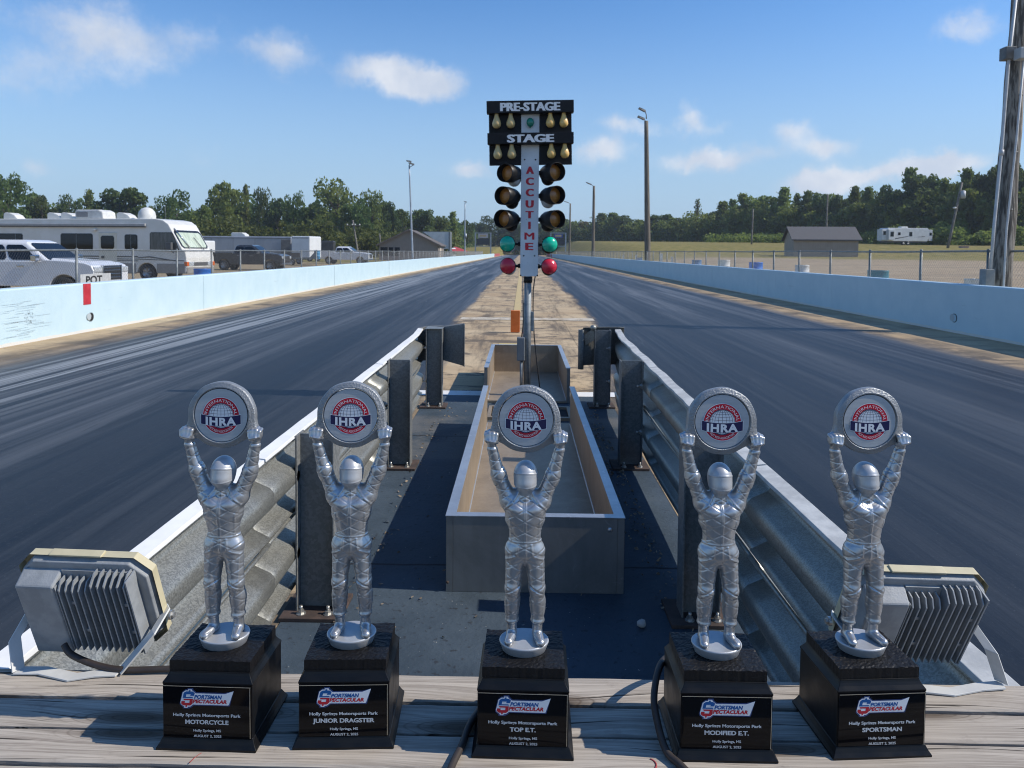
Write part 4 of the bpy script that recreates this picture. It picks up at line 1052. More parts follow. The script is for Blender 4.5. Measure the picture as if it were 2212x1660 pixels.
def logo_text(txt, x0, x1, yb, yt, mi):
    a = px2(x0, yb); b = px2(x1, yt); h = b[1] - a[1]
    V3, F3 = text2d(txt, .05, 1.0); w3 = V3[:, 0].max()
    lg.add([(a[0] + p[0] / w3 * (b[0] - a[0]) + .22 * p[1] * h - .11 * h, FY - .0023 - .00013 * 3, a[1] + p[1] * h) for p in V3], F3, mi)
logo_text("PORTSMAN", 738, 1350, 392, 305, 3); logo_text("PECTACULAR", 705, 1478, 498, 412, 5)
lg.build("logo", [GLOSS, GLOSS, E_WHT, E_BLUE, pm("logo navy edge", (.02, .05, .16), rough=.3), E_LRED], plate_o)
def lettering(par, cls, width):
    mb = MB(); y = FY - .0025
    def T(txt, x0, x1, yb, h, bold):
        a = px2(x0, yb); b = px2(x1, yb); put_text(mb, txt, h, (a[0] + b[0]) / 2, a[1], y, 0, bold, width=b[0] - a[0], dup=(-.04, .04))
    T("Holly Springs Motorsports Park", 250, 1775, 822, .0044, .018)
    cx = 1012; T(cls, cx - width / 2, cx + width / 2, 1003, .0061, .022)
    T("Holly Springs, MS", 708, 1330, 1186, .0036, .008); T("AUGUST 2, 2025", 712, 1336, 1318, .0036, .008)
    return mb.build("lettering", L_SILV, par)
TR = [("MOTORCYCLE", 975, (-.433, 1.028), -1.0, "leftmost silver driver trophy, its black plaque reading MOTORCYCLE"),
      ("JUNIOR DRAGSTER", 1370, (-.2475, 1.037), 2.7, "silver driver trophy with a black plaque reading JUNIOR DRAGSTER"),
      ("TOP E.T.", 570, (.008, 1.024), -1.0, "middle silver driver trophy with a black plaque reading TOP E.T."),
      ("MODIFIED E.T.", 970, (.288, 1.025), .0, "silver driver trophy with a black plaque reading MODIFIED E.T."),
      ("SPORTSMAN", 905, (.503, 1.038), 4.0, "rightmost silver driver trophy, its black plaque reading SPORTSMAN")]
trophies = []
for i, (cls, wd, (x, y), rz, lab) in enumerate(TR):
    o = T0 if i == len(TR) - 1 else copy_thing(T0)
    o.location = (x, y, .8006); o.rotation_euler = (0, 0, R(rz)); o['label'] = lab; trophies.append(o)
for o, (cls, wd, *_r) in zip(trophies, TR):
    pl = [c for c in o.children if c.name.split('.')[0] == 'plaque'][0]
    lettering(pl, cls, wd)

# ================================================================== FLOODLIGHTS
F_BODY = pm("grey powder coat", (.25, .265, .275), (.31, .325, .335), 40, .55, bump=.12, bscale=300)
F_RIM = pm("yellowed plastic rim", (.50, .44, .28), (.58, .51, .33), 12, .55)
F_BRK = pm("light grey bracket", (.52, .52, .50), (.60, .60, .57), 20, .55)
F_GLS = pm("lamp glass", (.30, .31, .32), rough=.12)
def floodlight(label, pos, rot, sx, W, H, base):
    """sx=+1: driver box on the left as seen from the camera"""
    t = thing("floodlight", label, "floodlight", (0, 0, 0), 0, "floodlights on the wooden deck")
    X = Matrix.Translation(pos) @ Euler([R(a) for a in rot]).to_matrix().to_4x4()
    w_, h_, c = W / 2, H / 2, .026
    def octo(dw, y): return [(x, y, z) for x, z in ((-w_ - dw + c, -h_ - dw), (w_ + dw - c, -h_ - dw), (w_ + dw, -h_ - dw + c), (w_ + dw, h_ + dw - c), (w_ + dw - c, h_ + dw), (-w_ - dw + c, h_ + dw), (-w_ - dw, h_ + dw - c), (-w_ - dw, -h_ - dw + c))]
    def put(o): o.matrix_local = X; return o
    q = MB(); q.loft([octo(-.010, -.012), octo(-.004, -.011), octo(-.001, .000), octo(-.001, .006)]); body = put(q.build("housing", F_BODY, t, bev=.0015))
    q = MB(); q.loft([octo(.004, -.004), octo(.0035, .006), octo(.0035, .011), octo(-.008, .012), octo(-.010, .008)], caps=False)
    q.box(-.055 if sx > 0 else -.035, .035 if sx > 0 else .055, -.006, .009, h_ + .003, h_ + .0065); put(q.build("rim", F_RIM, t, bev=.001))
    q = MB(); q.loft([octo(-.009, .0075), octo(-.009, .0105)]); put(q.build("front_glass", F_GLS, t))
    # driver box
    bx0, bx1 = -w_ + .012, -w_ + .080
    if sx < 0: bx0, bx1 = -bx1, -bx0
    q = MB(); bz0, bz1 = -h_ + .004, h_ - .028
    q.loft([[(bx0, -.011, bz0), (bx1, -.011, bz0), (bx1, -.011, bz1 + .012), (bx0, -.011, bz1 + .012)], [(bx0 + .002, -.042, bz0), (bx1 - .002, -.042, bz0), (bx1 - .002, -.042, bz1), (bx0 + .002, -.042, bz1)]])
    put(q.build("driver_box", F_BODY, t, bev=.003))
    # cooling fins: one casting
    q = MB(); n = 11; a0, a1 = (bx1, w_ - .020) if sx > 0 else (-w_ + .020, bx0)
    q.box(a0, a1, -.016, -.010, -h_ + .012, h_ - .016)
    for i in range(n):
        fx = a0 + (a1 - a0) * (i + .5) / n
        tall = i >= 5 if sx > 0 else i < 6
        zt = h_ - .012 if tall else h_ - .024
        fin = [(-h_ + .008, -.012), (zt, -.012), (zt, -.024 if tall else -.03), (zt - .012, -.040), (-h_ + .010, -.040)]
        q.prism([(y, z) for z, y in fin], fx - .0011, fx + .0011, 'x')
    q.box(a0 if sx > 0 else a0 - .001, a0 + .001 if sx > 0 else a0, -.04, -.012, -h_ + .01, h_ - .03)
    ex = a1 - .0015 if sx > 0 else a0 - .001
    q.box(ex, ex + .0025, -.040, -.012, -h_ + .008, h_ - .014)
    q.build("cooling_fins", F_BODY, t).matrix_local = X
    for k, (fi, zz) in enumerate(((1.5, .022), (2.5, -.038), (9.5, .022), (9.5, -.038))):
        fx = a0 + (a1 - a0) * (fi + .5) / n if sx > 0 else a1 - (a1 - a0) * (fi + .5) / n
        b = MB().box(fx - (a1 - a0) / n * .5 + .0012, fx + (a1 - a0) / n * .5 - .0012, -.035, -.017, zz - .003, zz + .003).build("fin_web", F_BODY, t); b.matrix_local = X
    # U bracket: two legs down to a base strap on the plank
    q = MB()
    def strap(P, wv, th=.003):
        """flat bar along points, wide along wv"""
        P = [Vector(p) for p in P]; wv = Vector(wv); rows = []
        for i, p in enumerate(P):
            d_ = (P[min(i + 1, len(P) - 1)] - P[max(i - 1, 0)]).normalized(); nn_ = d_.cross(wv).normalized() * th / 2; u = wv / 2
            rows.append([p - u - nn_, p + u - nn_, p + u + nn_, p - u + nn_])
        q.loft(rows)
    pl_ = X @ Vector((-w_ - .010, .000, -.034)); pr_ = X @ Vector((w_ + .010, .000, -.034))
    strap([pl_ + Vector((.003, .006, .012))] + [Vector(p) for p in base['left']] , (.008, .018, .0))
    strap([pr_ + Vector((-.003, .006, .012))] + [Vector(p) for p in base['right']], (-.012, .016, .0))
    strap([Vector(p) for p in base['strap']], (.004, .021, 0))
    br_ = q.build("bracket", F_BRK, t, bev=.0006)
    for p, s in ((pl_, -1), (pr_, 1)):
        b = MB(); b.cyl(p + Vector((s * .001, 0, 0)), p + Vector((s * .006, 0, 0)), .008, n=14, sm=False); b.cyl(p + Vector((s * .006, 0, 0)), p + Vector((s * .010, 0, 0)), .005, n=6, sm=False); b.build("pivot_bolt", BOLT, br_)
    return t, X
fl, XL = floodlight("grey finned floodlight at the left end of the wooden deck, sunlit from the right", (-.722, 1.19, .905), (20, 0, -3), 1, .224, .178,
    {'left': [(-.842, 1.16, .845), (-.824, 1.142, .8035)], 'right': [(-.608, 1.16, .862), (-.655, 1.142, .8035)], 'strap': [(-.824, 1.142, .8027), (-.783, 1.142, .8035), (-.725, 1.127, .8022), (-.688, 1.138, .803), (-.655, 1.142, .8027)]})
fr_, XR = floodlight("grey finned floodlight at the right end of the wooden deck, beside the rightmost trophy", (.655, 1.195, .902), (24, 2, 2), 1, .222, .176,
    {'left': [(.56, 1.15, .85), (.60, 1.142, .8035)], 'right': [(.775, 1.16, .852), (.787, 1.15, .806)], 'strap': [(.787, 1.147, .8035), (.746, 1.142, .8027), (.694, 1.128, .8022), (.664, 1.132, .803), (.60, 1.142, .8027)]})
C2 = pm("brown black cable", (.035, .026, .022), (.05, .04, .034), 30, .55)
def spline(P, n=8):
    P = [Vector(p) for p in P]; out_ = []
    for i in range(len(P) - 1):
        a, b, c, d_ = P[max(i - 1, 0)], P[i], P[i + 1], P[min(i + 2, len(P) - 1)]
        for k in range(n):
            t_ = k / n; out_.append(.5 * ((2 * b) + (c - a) * t_ + (2 * a - 5 * b + 4 * c - d_) * t_ ** 2 + (3 * b - a - 3 * c + d_) * t_ ** 3))
    return out_ + [P[-1]]
q = MB(); q.tube(spline([(-.762, 1.165, .835), (-.745, 1.158, .822), (-.70, 1.150, .810), (-.65, 1.143, .8066), (-.58, 1.147, .8068), (-.50, 1.150, .8066), (-.455, 1.168, .802), (-.43, 1.178, .76), (-.36, 1.182, .70), (-.22, 1.182, .675), (-.09, 1.182, .71), (-.035, 1.178, .77), (-.025, 1.158, .8062), (-.035, 1.11, .8066), (-.062, 1.045, .8066), (-.072, 1.015, .8068), (-.078, .979, .8062), (-.089, .933, .8062), (-.096, .87, .806), (-.10, .80, .79)]), .0052, 10)
tag(q.build("power_cable", C2), "dark cable from the left floodlight running behind two trophies to the front edge", "cable")
q = MB(); q.tube(spline([(.60, 1.185, .84), (.575, 1.185, .81), (.54, 1.183, .75), (.46, 1.183, .69), (.38, 1.183, .70), (.31, 1.180, .77), (.265, 1.15, .84), (.222, 1.085, .868), (.200, 1.03, .852), (.200, 1.0, .828), (.207, .97, .8085), (.222, .945, .8062), (.238, .905, .8062), (.248, .85, .803), (.25, .80, .785)]), .0052, 10)
tag(q.build("power_cable", C2), "dark cable looping past the left side of the MODIFIED E.T. trophy", "cable")

# ================================================================== BACKGROUND
def pt(px, py, depth):
    """point seen at a place in the photograph (2212 px wide), at a distance along the view axis"""
    fx = (px - 1106) / 1550 * depth; fy = -(py - 611.67) / 1550 * depth
    return cam.matrix_world @ Vector((fx, fy, -depth))
# ------------------------------------------------------------------ chain link fences
F_WIRE = pm("galvanised wire", (.15, .155, .155), rough=.55, metal=.3)
F_POST = pm("galvanised post", (.15, .165, .165), (.22, .235, .235), 10, .55, .35)
def chain_fence(x, y0, y1, step, ztop, gz, label, first):
    t = thing("chain_link_fence", label, "fence", (x, 0, 0))
    ys_ = np.arange(first, y1, step); ys_ = ys_[ys_ > y0]
    for y in ys_:
        z0 = gz(y); lx = random.uniform(-.012, .012)
        q = MB(); q.cyl((0, y, z0), (lx, y, ztop + .03), .030, n=10); q.ell((lx, y, ztop + .035), (.034, .034, .022), 10, 5); q.build("post", F_POST, t)
    q = MB(); q.tube([(0, y, ztop + .012 * math.sin(y * 1.7)) for y in np.linspace(y0, y1, 70)], .021, 8); q.build("top_rail", F_POST, t)
    # woven wires: two families of zig-zag diagonals, real three-sided wires
    Vs, Fs = [], []; r = .0018; sp = .078; hgt = ztop + .035 - gz(20); n = int((y1 - y0) / sp); k = 0
    cs = [(r * math.cos(a), r * math.sin(a)) for a in (0, 2.09, 4.19)]
    A = y0 + sp * np.arange(n); run = hgt * .82
    for sgn in (1, -1):
        b0 = A; b1 = A + sgn * run
        for (dx, dy) in cs:
            Vs.append(np.stack([np.full(n, dx + sgn * .002), b0 + dy, np.array([gz(a) for a in b0])], 1)); Vs.append(np.stack([np.full(n, dx + sgn * .002), b1 + dy, np.full(n, ztop + .035)], 1))
    Vall = np.concatenate(Vs); idx = np.arange(n)
    for s_ in range(2):
        o = s_ * 6 * n
        for a, b in ((0, 1), (1, 2), (2, 0)):
            Fs.append(np.stack([o + a*2*n + idx, o + b*2*n + idx, o + (b*2+1)*n + idx, o + (a*2+1)*n + idx], 1))
    npmesh("wire_mesh", Vall, np.concatenate(Fs), F_WIRE, t, smooth=False)
    return t
lf = chain_fence(-10.4, 8.5, 190, 2.44, 1.44, lambda y: -.25, "chain link fence behind the sunlit left wall", 16.6)
rf = chain_fence(9.3, 7.0, 195, 2.44, 1.58, lambda y: .0, "chain link fence behind the shaded right wall", 14.45)
SGN = pm("white board", (.40, .40, .39), (.50, .50, .48), 8, .8)
t = thing("sign_board", "small white board lettered POT hanging on the left chain link fence", "sign", (-10.34, 17.25, .735))
MB().box(0, .012, -.62, .62, -.30, .14).build("board", SGN, t)
q = MB(); X = Matrix.Rotation(R(90), 4, 'Z') @ Matrix.Translation((0, 0, 0)); put_text(q, "POT", .19, -.08, -.09, -.016, 0, .03, width=.66, X=X); q.build("lettering", pm("black marker", (.02, .02, .02), rough=.8), t)

# ------------------------------------------------------------------ barrels
def drum(label, px, py, depth, mat, grp="plastic drums along the fences", r=.29, h=.88):
    p = pt(px, py, depth)
    t = thing("drum", label, "drum", (p.x, p.y, p.z - h), random.uniform(0, 6), grp)
    q = MB(); q.lathe([(0, .0), (r * .94, .0), (r, .03), (r, .28), (r * 1.03, .29), (r * 1.03, .31), (r, .32), (r, .56), (r * 1.03, .57), (r * 1.03, .59), (r, .60), (r, .84), (r * 1.02, .85), (r * 1.02, h), (r * .95, h)], 26); q.build("barrel", mat, t)
    q = MB(); q.lathe([(r * .95, h - .02), (0, h - .015)], 26); q.cyl((r * .5, 0, h - .016), (r * .5, 0, h + .006), .035, n=10); q.build("lid", mat, t)
    return t
DB = pm("blue drum", (.015, .13, .50), (.02, .17, .58), 4, .45); DW = pm("white drum", (.55, .55, .52), (.66, .66, .63), 4, .5); DT = pm("teal drum", (.02, .15, .21), (.04, .20, .26), 4, .5); DD = pm("dull blue drum", (.05, .16, .33), (.07, .20, .38), 4, .55)
drum("bright blue drum in front of the motorhome", 438, 581, 24.8, DB)
drum("bright blue drum behind the right wall, between two white ones", 1633, 567, 31.5, DB)
drum("white drum just left of the bright blue drum behind the right wall", 1564, 562, 36, DW)
drum("white drum just right of the bright blue drum behind the right wall", 1733, 573, 31.5, DW)
drum("large teal drum behind the right wall, close to the camera", 1897, 584.5, 21.5, DT)
drum("white drum beside the base of the big leaning pole", 2110, 603, 19.0, DW)
drum("dull blue drum behind the right wall, right of the nearest lamp pole", 1505, 562, 44, DD)
drum("dull blue drum far along the right fence, left of the nearest lamp pole", 1381, 557, 66, DD)
drum("small blue drum beside the right end of the shed", 2019, 551, 98, DB)
for x_, y_, d_, lab in ((1374, 552, 72, "thin white post far along the right fence, left of the nearest lamp pole"), (1429, 549, 58, "thin tall white post left of the nearest lamp pole on the right"), (1544 - 92, 556, 58, "short white post right of the nearest lamp pole"), (1347, 551, 80, "short white post far along the right fence")):
    p = pt(x_, y_, d_); q = MB(); gz = ground_h(p.x, p.y); q.box(-.09, .09, -.06, .06, 0, p.z - gz); q.box(-.1, .1, -.07, .07, p.z - gz, p.z - gz + .03); o = q.build("marker_post", DW, None, loc=(p.x, p.y, gz)); tag(o, lab, "post", "white posts along the right fence")
p = pt(2082, 533, 112); q = MB(); q.box(-.55, .55, -.4, .4, -.85, 0); q.box(-.6, .6, -.45, .45, 0, .06); tag(q.build("utility_box", pm("pinkish box", (.34, .22, .20), (.40, .27, .24), 4, .7), None, loc=(p.x, p.y, p.z)), "small pinkish utility box on the grass right of the travel trailer", "box")

# ------------------------------------------------------------------ poles
P_WOOD = pm("weathered pole wood", (.075, .066, .055), (.29, .265, .225), 2.2, .85, st=(9, 9, .55), bump=.5, bscale=9, bdist=.02, lo=.42, hi=.60)
P_WOOD2 = pm("dark pole wood", (.10, .085, .065), (.20, .17, .13), 3.0, .85, st=(6, 6, .3), bump=.3, bscale=9)
P_STEEL = pm("steel mast", (.30, .33, .36), (.40, .43, .46), 2, .45, .5)
LAMPB = pm("lamp head grey", (.10, .10, .095), (.16, .16, .15), 10, .5)
def light_pole(label, top, bot, r0, r1, mat, heads, cat="lamp pole", extra=None):
    gz = ground_h(bot.x, bot.y) - .1
    d_ = (top - bot); base = bot + d_ * ((gz - bot.z) / d_.z)
    t = thing("light_pole", label, cat, base, 0, "light poles beside the strip")
    L_ = top - base
    q = MB(); q.tube([L_ * k / 8 for k in range(9)], [r0 + (r1 - r0) * k / 8 for k in range(9)], 14); q.build("mast", mat, t)
    for (dx, dz, wd, ang) in heads:
        q = MB(); X = Matrix.Translation(L_ + Vector((dx, -.1, dz))) @ Matrix.Rotation(R(ang), 4, 'Y')
        q.loft([[(-wd, -.20, -.05), (wd * .3, -.16, -.05), (wd * .3, .16, -.05), (-wd, .20, -.05)], [(-wd, -.20, .04), (wd * .3, -.1, .10), (wd * .3, .1, .10), (-wd, .20, .04)]], X=X)
        q.tube([X @ Vector((wd * .3, 0, .02)), L_ + Vector((0, 0, dz - .3)), L_ + Vector((0, 0, dz - .6))], .035, 8)
        q.build("lamp_head", LAMPB, t)
    if extra: extra(t, L_)
    return t
def meter(zf):
    def f(t, L_):
        p = L_ * zf; q = MB(); q.cyl(p + Vector((.16, -.15, -.35)), p + Vector((.16, -.15, .35)), .19, .19, 14); q.ell(tuple(p + Vector((.16, -.15, .35))), (.19, .19, .12), 14, 6); q.build("transformer", P_STEEL, t)
    return f
light_pole("tall slim steel lamp pole by the left fence, in front of the gabled building", pt(884, 358, 68), pt(891, 550, 68), .11, .06, P_STEEL, [(.35, .1, .4, 18), (.1, .35, .35, 14)])
light_pole("farther steel lamp pole by the left fence, with a pale transformer", pt(1004.5, 438, 131), pt(1004, 545, 131), .16, .08, P_STEEL, [(.2, .1, .4, 15)], extra=meter(.42))
light_pole("nearest dark wooden lamp pole with two lamp heads behind the right wall", pt(1396, 262, 54), pt(1399, 560, 54), .24, .15, P_WOOD2, [(-.28, .15, .42, 25), (-.22, .75, .42, 28)])
light_pole("second wooden lamp pole behind the right wall, just right of the signal tree", pt(1283, 402, 95), pt(1281, 553, 95), .22, .15, P_WOOD2, [(-.5, .2, .6, 24)])
light_pole("farthest wooden lamp pole behind the right wall, close beside the signal tree", pt(1232, 440, 141), pt(1230, 548, 141), .2, .14, P_WOOD2, [(-.6, .2, .7, 20)])
# the big weathered pole at the right edge
base = Vector((9.12, 13.85, -.02)); topp = pt(2207, -40, 13.95); d_ = topp - base
t = thing("utility_pole", "big weathered grey wooden pole leaning right, behind the right wall with white conduits", "pole", base)
q = MB(); q.tube([d_ * k / 14 + Vector((.012 * math.sin(k * 1.7), 0, 0)) for k in range(15)], [.205 - .0042 * k for k in range(15)], 26); q.build("wooden_mast", P_WOOD, t)
PVC = pm("white conduit", (.50, .50, .49), (.60, .60, .58), 6, .5)
a0 = pt(2139, 592, 13.55) - base; a1 = pt(2163, 330, 13.6) - base; a2 = pt(2199, -40, 13.72) - base
q = MB(); q.tube([a0, a0 * .6 + a1 * .4 + Vector((-.01, 0, 0)), a1, a1 * .5 + a2 * .5 + Vector((-.03, 0, 0)), a2], .028, 12); q.tube([a1 + Vector((0, 0, -.05)), a1 + Vector((.001, 0, .05))], .045, 12); q.build("conduit", PVC, t)
b0 = pt(2168, 624, 13.55) - base; b1 = pt(2174, 500, 13.55) - base; b2 = pt(2196, 300, 13.6) - base; b3 = pt(2218, 60, 13.7) - base
q = MB(); q.tube([b0 + Vector((0, 0, -.5)), b0, b1, b2, b3], .019, 10); q.build("conduit", PVC, t)
for z in (.30, .52, .74):
    c = b0 * (1 - z) + b3 * z
    MB().cyl(c + Vector((-.0, 0, -.015)), c + Vector((0, 0, .015)), .034, n=10).build("pipe_clamp", LAMPB, t)
p = pt(2132, 600, 13.6) - base
MB().box(p.x - .085, p.x + .085, p.y - .1, p.y + .1, p.z - .16, p.z + .16).build("switch_box", pm("grey switch box", (.22, .23, .22), (.28, .29, .28), 6, .6), t, bev=.01)
p = pt(2177, 117, 13.7) - base
MB().box(p.x - .10, p.x + .10, p.y - .1, p.y + .1, p.z - .12, p.z + .12).build("lamp_head", LAMPB, t, bev=.01)
p = pt(2207, 117, 13.5) - base
MB().box(p.x - .10, p.x + .14, p.y - .12, p.y + .08, p.z - .11, p.z + .10).build("lamp_head", pm("pale lamp housing", (.42, .43, .42), rough=.5), t, bev=.01)
# smaller utility poles
def small_pole(label, top, bot, r, arm=False, can=False, mat=P_WOOD):
    gz = ground_h(bot.x, bot.y) - .2; d_ = top - bot; b = bot + d_ * ((gz - bot.z) / d_.z); L_ = top - b
    t = thing("utility_pole", label, "pole", b, 0, "utility poles around the strip")
    q = MB(); q.tube([L_ * k / 4 for k in range(5)], [r, r * .95, r * .9, r * .82, r * .75], 10); q.build("wooden_mast", mat, t)
    if arm:
        zc = L_ * .86; q = MB(); q.box(zc.x - 1.3, zc.x + 1.3, zc.y - .2, zc.y - .05, zc.z - .07, zc.z + .07); q.build("cross_arm", P_WOOD2, t)
        for k in (-1.2, -.2, .3, 1.2): MB().ell((zc.x + k, zc.y - .12, zc.z + .2), (.14, .14, .16), 8, 6).build("insulator", DW, t)
    if can:
        c = L_ * .82 + Vector((.45, -.2, 0)); q = MB(); q.cyl(c + Vector((0, 0, -.6)), c + Vector((0, 0, .5)), .36, n=14); q.ell(tuple(c + Vector((0, 0, .5))), (.36, .36, .15), 14, 5); q.build("transformer", pm("pale transformer", (.45, .46, .46), rough=.5), t)
        c = L_ * .62 + Vector((-.4, -.2, 0)); MB().ell(tuple(c), (.28, .2, .16), 10, 6).build("yard_lamp", DW, t)
    return t
small_pole("leaning wooden pole with a pale transformer beside the travel trailer", pt(2078, 395, 112), pt(2048, 533, 112), .2, can=True)
small_pole("thin wooden pole rising behind the shed roof", pt(1788, 420, 130), pt(1785, 492, 130), .17)
small_pole("thin wooden pole in front of the right woods, left of the shed", pt(1627, 452, 150), pt(1624, 515, 150), .18)
small_pole("wooden pole with a cross arm and white insulators in front of the left woods", pt(762, 476, 140), pt(773, 545, 140), .19, arm=True)
small_pole("short wooden pole just left of the gabled building", pt(820, 505, 128), pt(824, 548, 128), .15)

# ------------------------------------------------------------------ vehicles
def patch(mb, A, B, C_, D, u0, u1, v0, v1, off, mi=0, cut=0.0):
    """panel on the quad A B C D (A->B is u, A->D is v), offset outwards, corners clipped"""
    A, B, C_, D = (Vector(p) for p in (A, B, C_, D))
    n = (B - A).cross(D - A).normalized() * off
    P = lambda u, v: A * (1-u)*(1-v) + B * u*(1-v) + C_ * u*v + D * (1-u)*v + n
    cu, cv = cut, cut * ((B - A).length * (u1 - u0)) / ((D - A).length * (v1 - v0) + 1e-9) * 1.0
    q = [(u0 + cu*(u1-u0), v0), (u1 - cu*(u1-u0), v0), (u1, v0 + cv*(v1-v0)), (u1, v1 - cv*(v1-v0)), (u1 - cu*(u1-u0), v1), (u0 + cu*(u1-u0), v1), (u0, v1 - cv*(v1-v0)), (u0, v0 + cv*(v1-v0))]
    V_ = [P(u, v) for u, v in q]; Bk = [p - n * 1.6 for p in V_]
    mb.loft([Bk, V_], mi)
CARGLASS = pm("dark car glass", (.008, .010, .013), rough=.04, spec=.5)
TYRE = pm("tyre rubber", (.018, .018, .018), (.03, .03, .029), 9, .85)
RIMM = pm("bright wheel rim", (.42, .43, .44), rough=.3, metal=.8)
CHROME = pm("chrome", (.60, .62, .64), rough=.12, metal=1.0)
HLAMP = pm("headlamp glass", (.52, .55, .57), (.30, .32, .33), 14, .1)
def wheel(t, x, y, z, r, w_):
    o = MB(); o.lathe([(r * .62, -w_/2), (r * .93, -w_/2), (r, -w_/2 * .7), (r, w_/2 * .7), (r * .93, w_/2), (r * .62, w_/2)], 30, X=Matrix.Translation((x, y, z)) @ Matrix.Rotation(R(90), 4, 'X')); wh = o.build("wheel", TYRE, t)
    q = MB(); X = Matrix.Translation((x, y, z)) @ Matrix.Rotation(R(90), 4, 'X')
    q.lathe([(r * .63, -w_/2 * .8), (r * .55, -w_/2 * .3), (.06, -w_/2*.2), (0, -w_/2 * .2)], 24, X=X); q.lathe([(r * .63, w_/2 * .8), (r * .55, w_/2 * .3), (.06, w_/2 * .2), (0, w_/2 * .2)], 24, X=X)
    for k in range(6):
        a = k * math.pi / 3
        for s in (-1, 1): q.tube([X @ Vector((0, 0, s * w_ * .36)), X @ Vector((r * .58 * math.cos(a), r * .58 * math.sin(a), s * w_ * .42))], .028, 6)
    q.build("rim", RIMM, wh)
def pickup(label, loc, rz, paint, sc=1.0, grille=CHROME, cover=False, grp="parked pickup trucks behind the left wall"):
    t = thing("pickup_truck", label, "pickup truck", loc, rz, grp); t.scale = (sc, sc, sc)
    def arch(cx, r=.47, z0=.50): return [(cx + r * math.cos(a), .40 + r * math.sin(a)) for a in np.linspace(R(12), R(168), 11)]
    side = [(-.10, .50)] + arch(-1.02)[0:] + [(-1.6, .48), (-4.0, .48)] + arch(-4.62) + [(-5.2, .55), (-5.86, .58), (-5.88, 1.36), (-5.84, 1.40), (-3.95, 1.40), (-3.9, 1.30), (-1.75, 1.30), (-1.65, 1.34), (-.9, 1.31), (-.34, 1.25), (-.12, 1.17), (-.03, 1.0), (-.03, .62)]
    q = MB(); q.prism(side, -.98, .98, 'y'); q.build("body", paint, t, bev=.10, seg=4)
    hood = MB(); hood.loft([[(-1.66, -.84, 1.30), (-.20, -.78, 1.20), (-.20, .78, 1.20), (-1.66, .84, 1.30)], [(-1.62, -.64, 1.40), (-.40, -.60, 1.30), (-.40, .60, 1.30), (-1.62, .64, 1.40)]]); hood.build("hood", paint, t, bev=.03)
    lo_ = [(-3.92, -.96, 1.27), (-1.50, -.96, 1.27), (-1.50, .96, 1.27), (-3.92, .96, 1.27)]
    hi_ = [(-3.74, -.76, 1.91), (-2.36, -.76, 1.91), (-2.36, .76, 1.91), (-3.74, .76, 1.91)]
    rf_ = [(-3.58, -.62, 1.985), (-2.58, -.62, 1.985), (-2.58, .62, 1.985), (-3.58, .62, 1.985)]
    q = MB(); q.loft([lo_, hi_, rf_], sm=False); q.build("cab", paint, t, bev=.09, seg=4)
    for s in (0, 1):
        A, B, C_, D = (lo_[0], lo_[1], hi_[1], hi_[0]) if s == 0 else (lo_[2], lo_[3], hi_[3], hi_[2])
        for (u0, u1) in ((.06, .43), (.47, .86)) if s == 0 else ((.14, .53), (.57, .94)):
            g_ = MB(); patch(g_, A, B, C_, D, u0, u1, .10, .86, .012, cut=.10); g_.build("side_window", CARGLASS, t)
    g_ = MB(); patch(g_, lo_[1], lo_[2], hi_[2], hi_[1], .05, .95, .07, .95, .012, cut=.05); g_.build("windshield", CARGLASS, t)
    g_ = MB(); patch(g_, lo_[3], lo_[0], hi_[0], hi_[3], .12, .88, .25, .9, .012, cut=.05); g_.build("rear_window", CARGLASS, t)
    for x in (-1.02, -4.62):
        for y in (-.86, .86): wheel(t, x, y, .40, .40, .27)
    q = MB(); q.box(-.14, -.0, -.48, .48, .68, 1.16); q.build("grille", pm("black grille", (.02, .02, .022), rough=.35), t, bev=.03)
    q = MB()
    for zz in (.76, .88, 1.00, 1.10): q.box(-.01, .012, -.44, .44, zz - .012, zz + .012)
    q.box(-.05, .015, -.53, -.48, .66, 1.17); q.box(-.05, .015, .48, .53, .66, 1.17); q.build("grille_trim", grille, t, bev=.006)
    for s in (-1, 1):
        q = MB(); q.box(-.34, -.005, min(s * .52, s * .965), max(s * .52, s * .965), .92, 1.12); q.build("headlight", HLAMP, t, bev=.04)
        q = MB(); q.box(-1.95, -1.78, min(s * 1.0, s * 1.22), max(s * 1.0, s * 1.22), 1.30, 1.50); q.box(-1.88, -1.82, min(s * .9, s * 1.02), max(s * .9, s * 1.02), 1.32, 1.37); q.build("wing_mirror", grille, t, bev=.03)
        for x in (-2.45, -3.45):
            MB().box(x - .12, x + .12, min(s * .985, s * 1.012), max(s * .985, s * 1.012), 1.12, 1.16).build("door_handle", grille, t, bev=.008)
    q = MB(); q.box(-.22, .06, -.97, .97, .42, .62); q.build("bumper", grille, t, bev=.05)
    q = MB(); q.box(-5.95, -5.84, -.95, .95, .52, .70); q.build("bumper", grille, t, bev=.03)
    return t
W_CAR = pm("white car paint", (.66, .67, .69), (.70, .71, .72), 2, .22, coat=.6)
D_CAR = pm("dark grey car paint", (.028, .030, .034), (.036, .038, .042), 2, .22, coat=.6)
gl_ = lambda x, y: ground_h(x, y)
pickup("large white pickup truck parked at the far left in front of the motorhome", (-13.75, 23.9, -.24), R(-1), W_CAR, 1.0)
pickup("dark grey pickup truck parked just right of the motorhome", (-18.9, 57.5, -.20), R(-2), D_CAR, 1.03, pm("dull trim", (.2, .2, .2), rough=.35, metal=.7))
pickup("white and silver crew cab pickup truck parked left of the gabled building", (-16.9, 80.0, -.05), R(-3), W_CAR, .98)

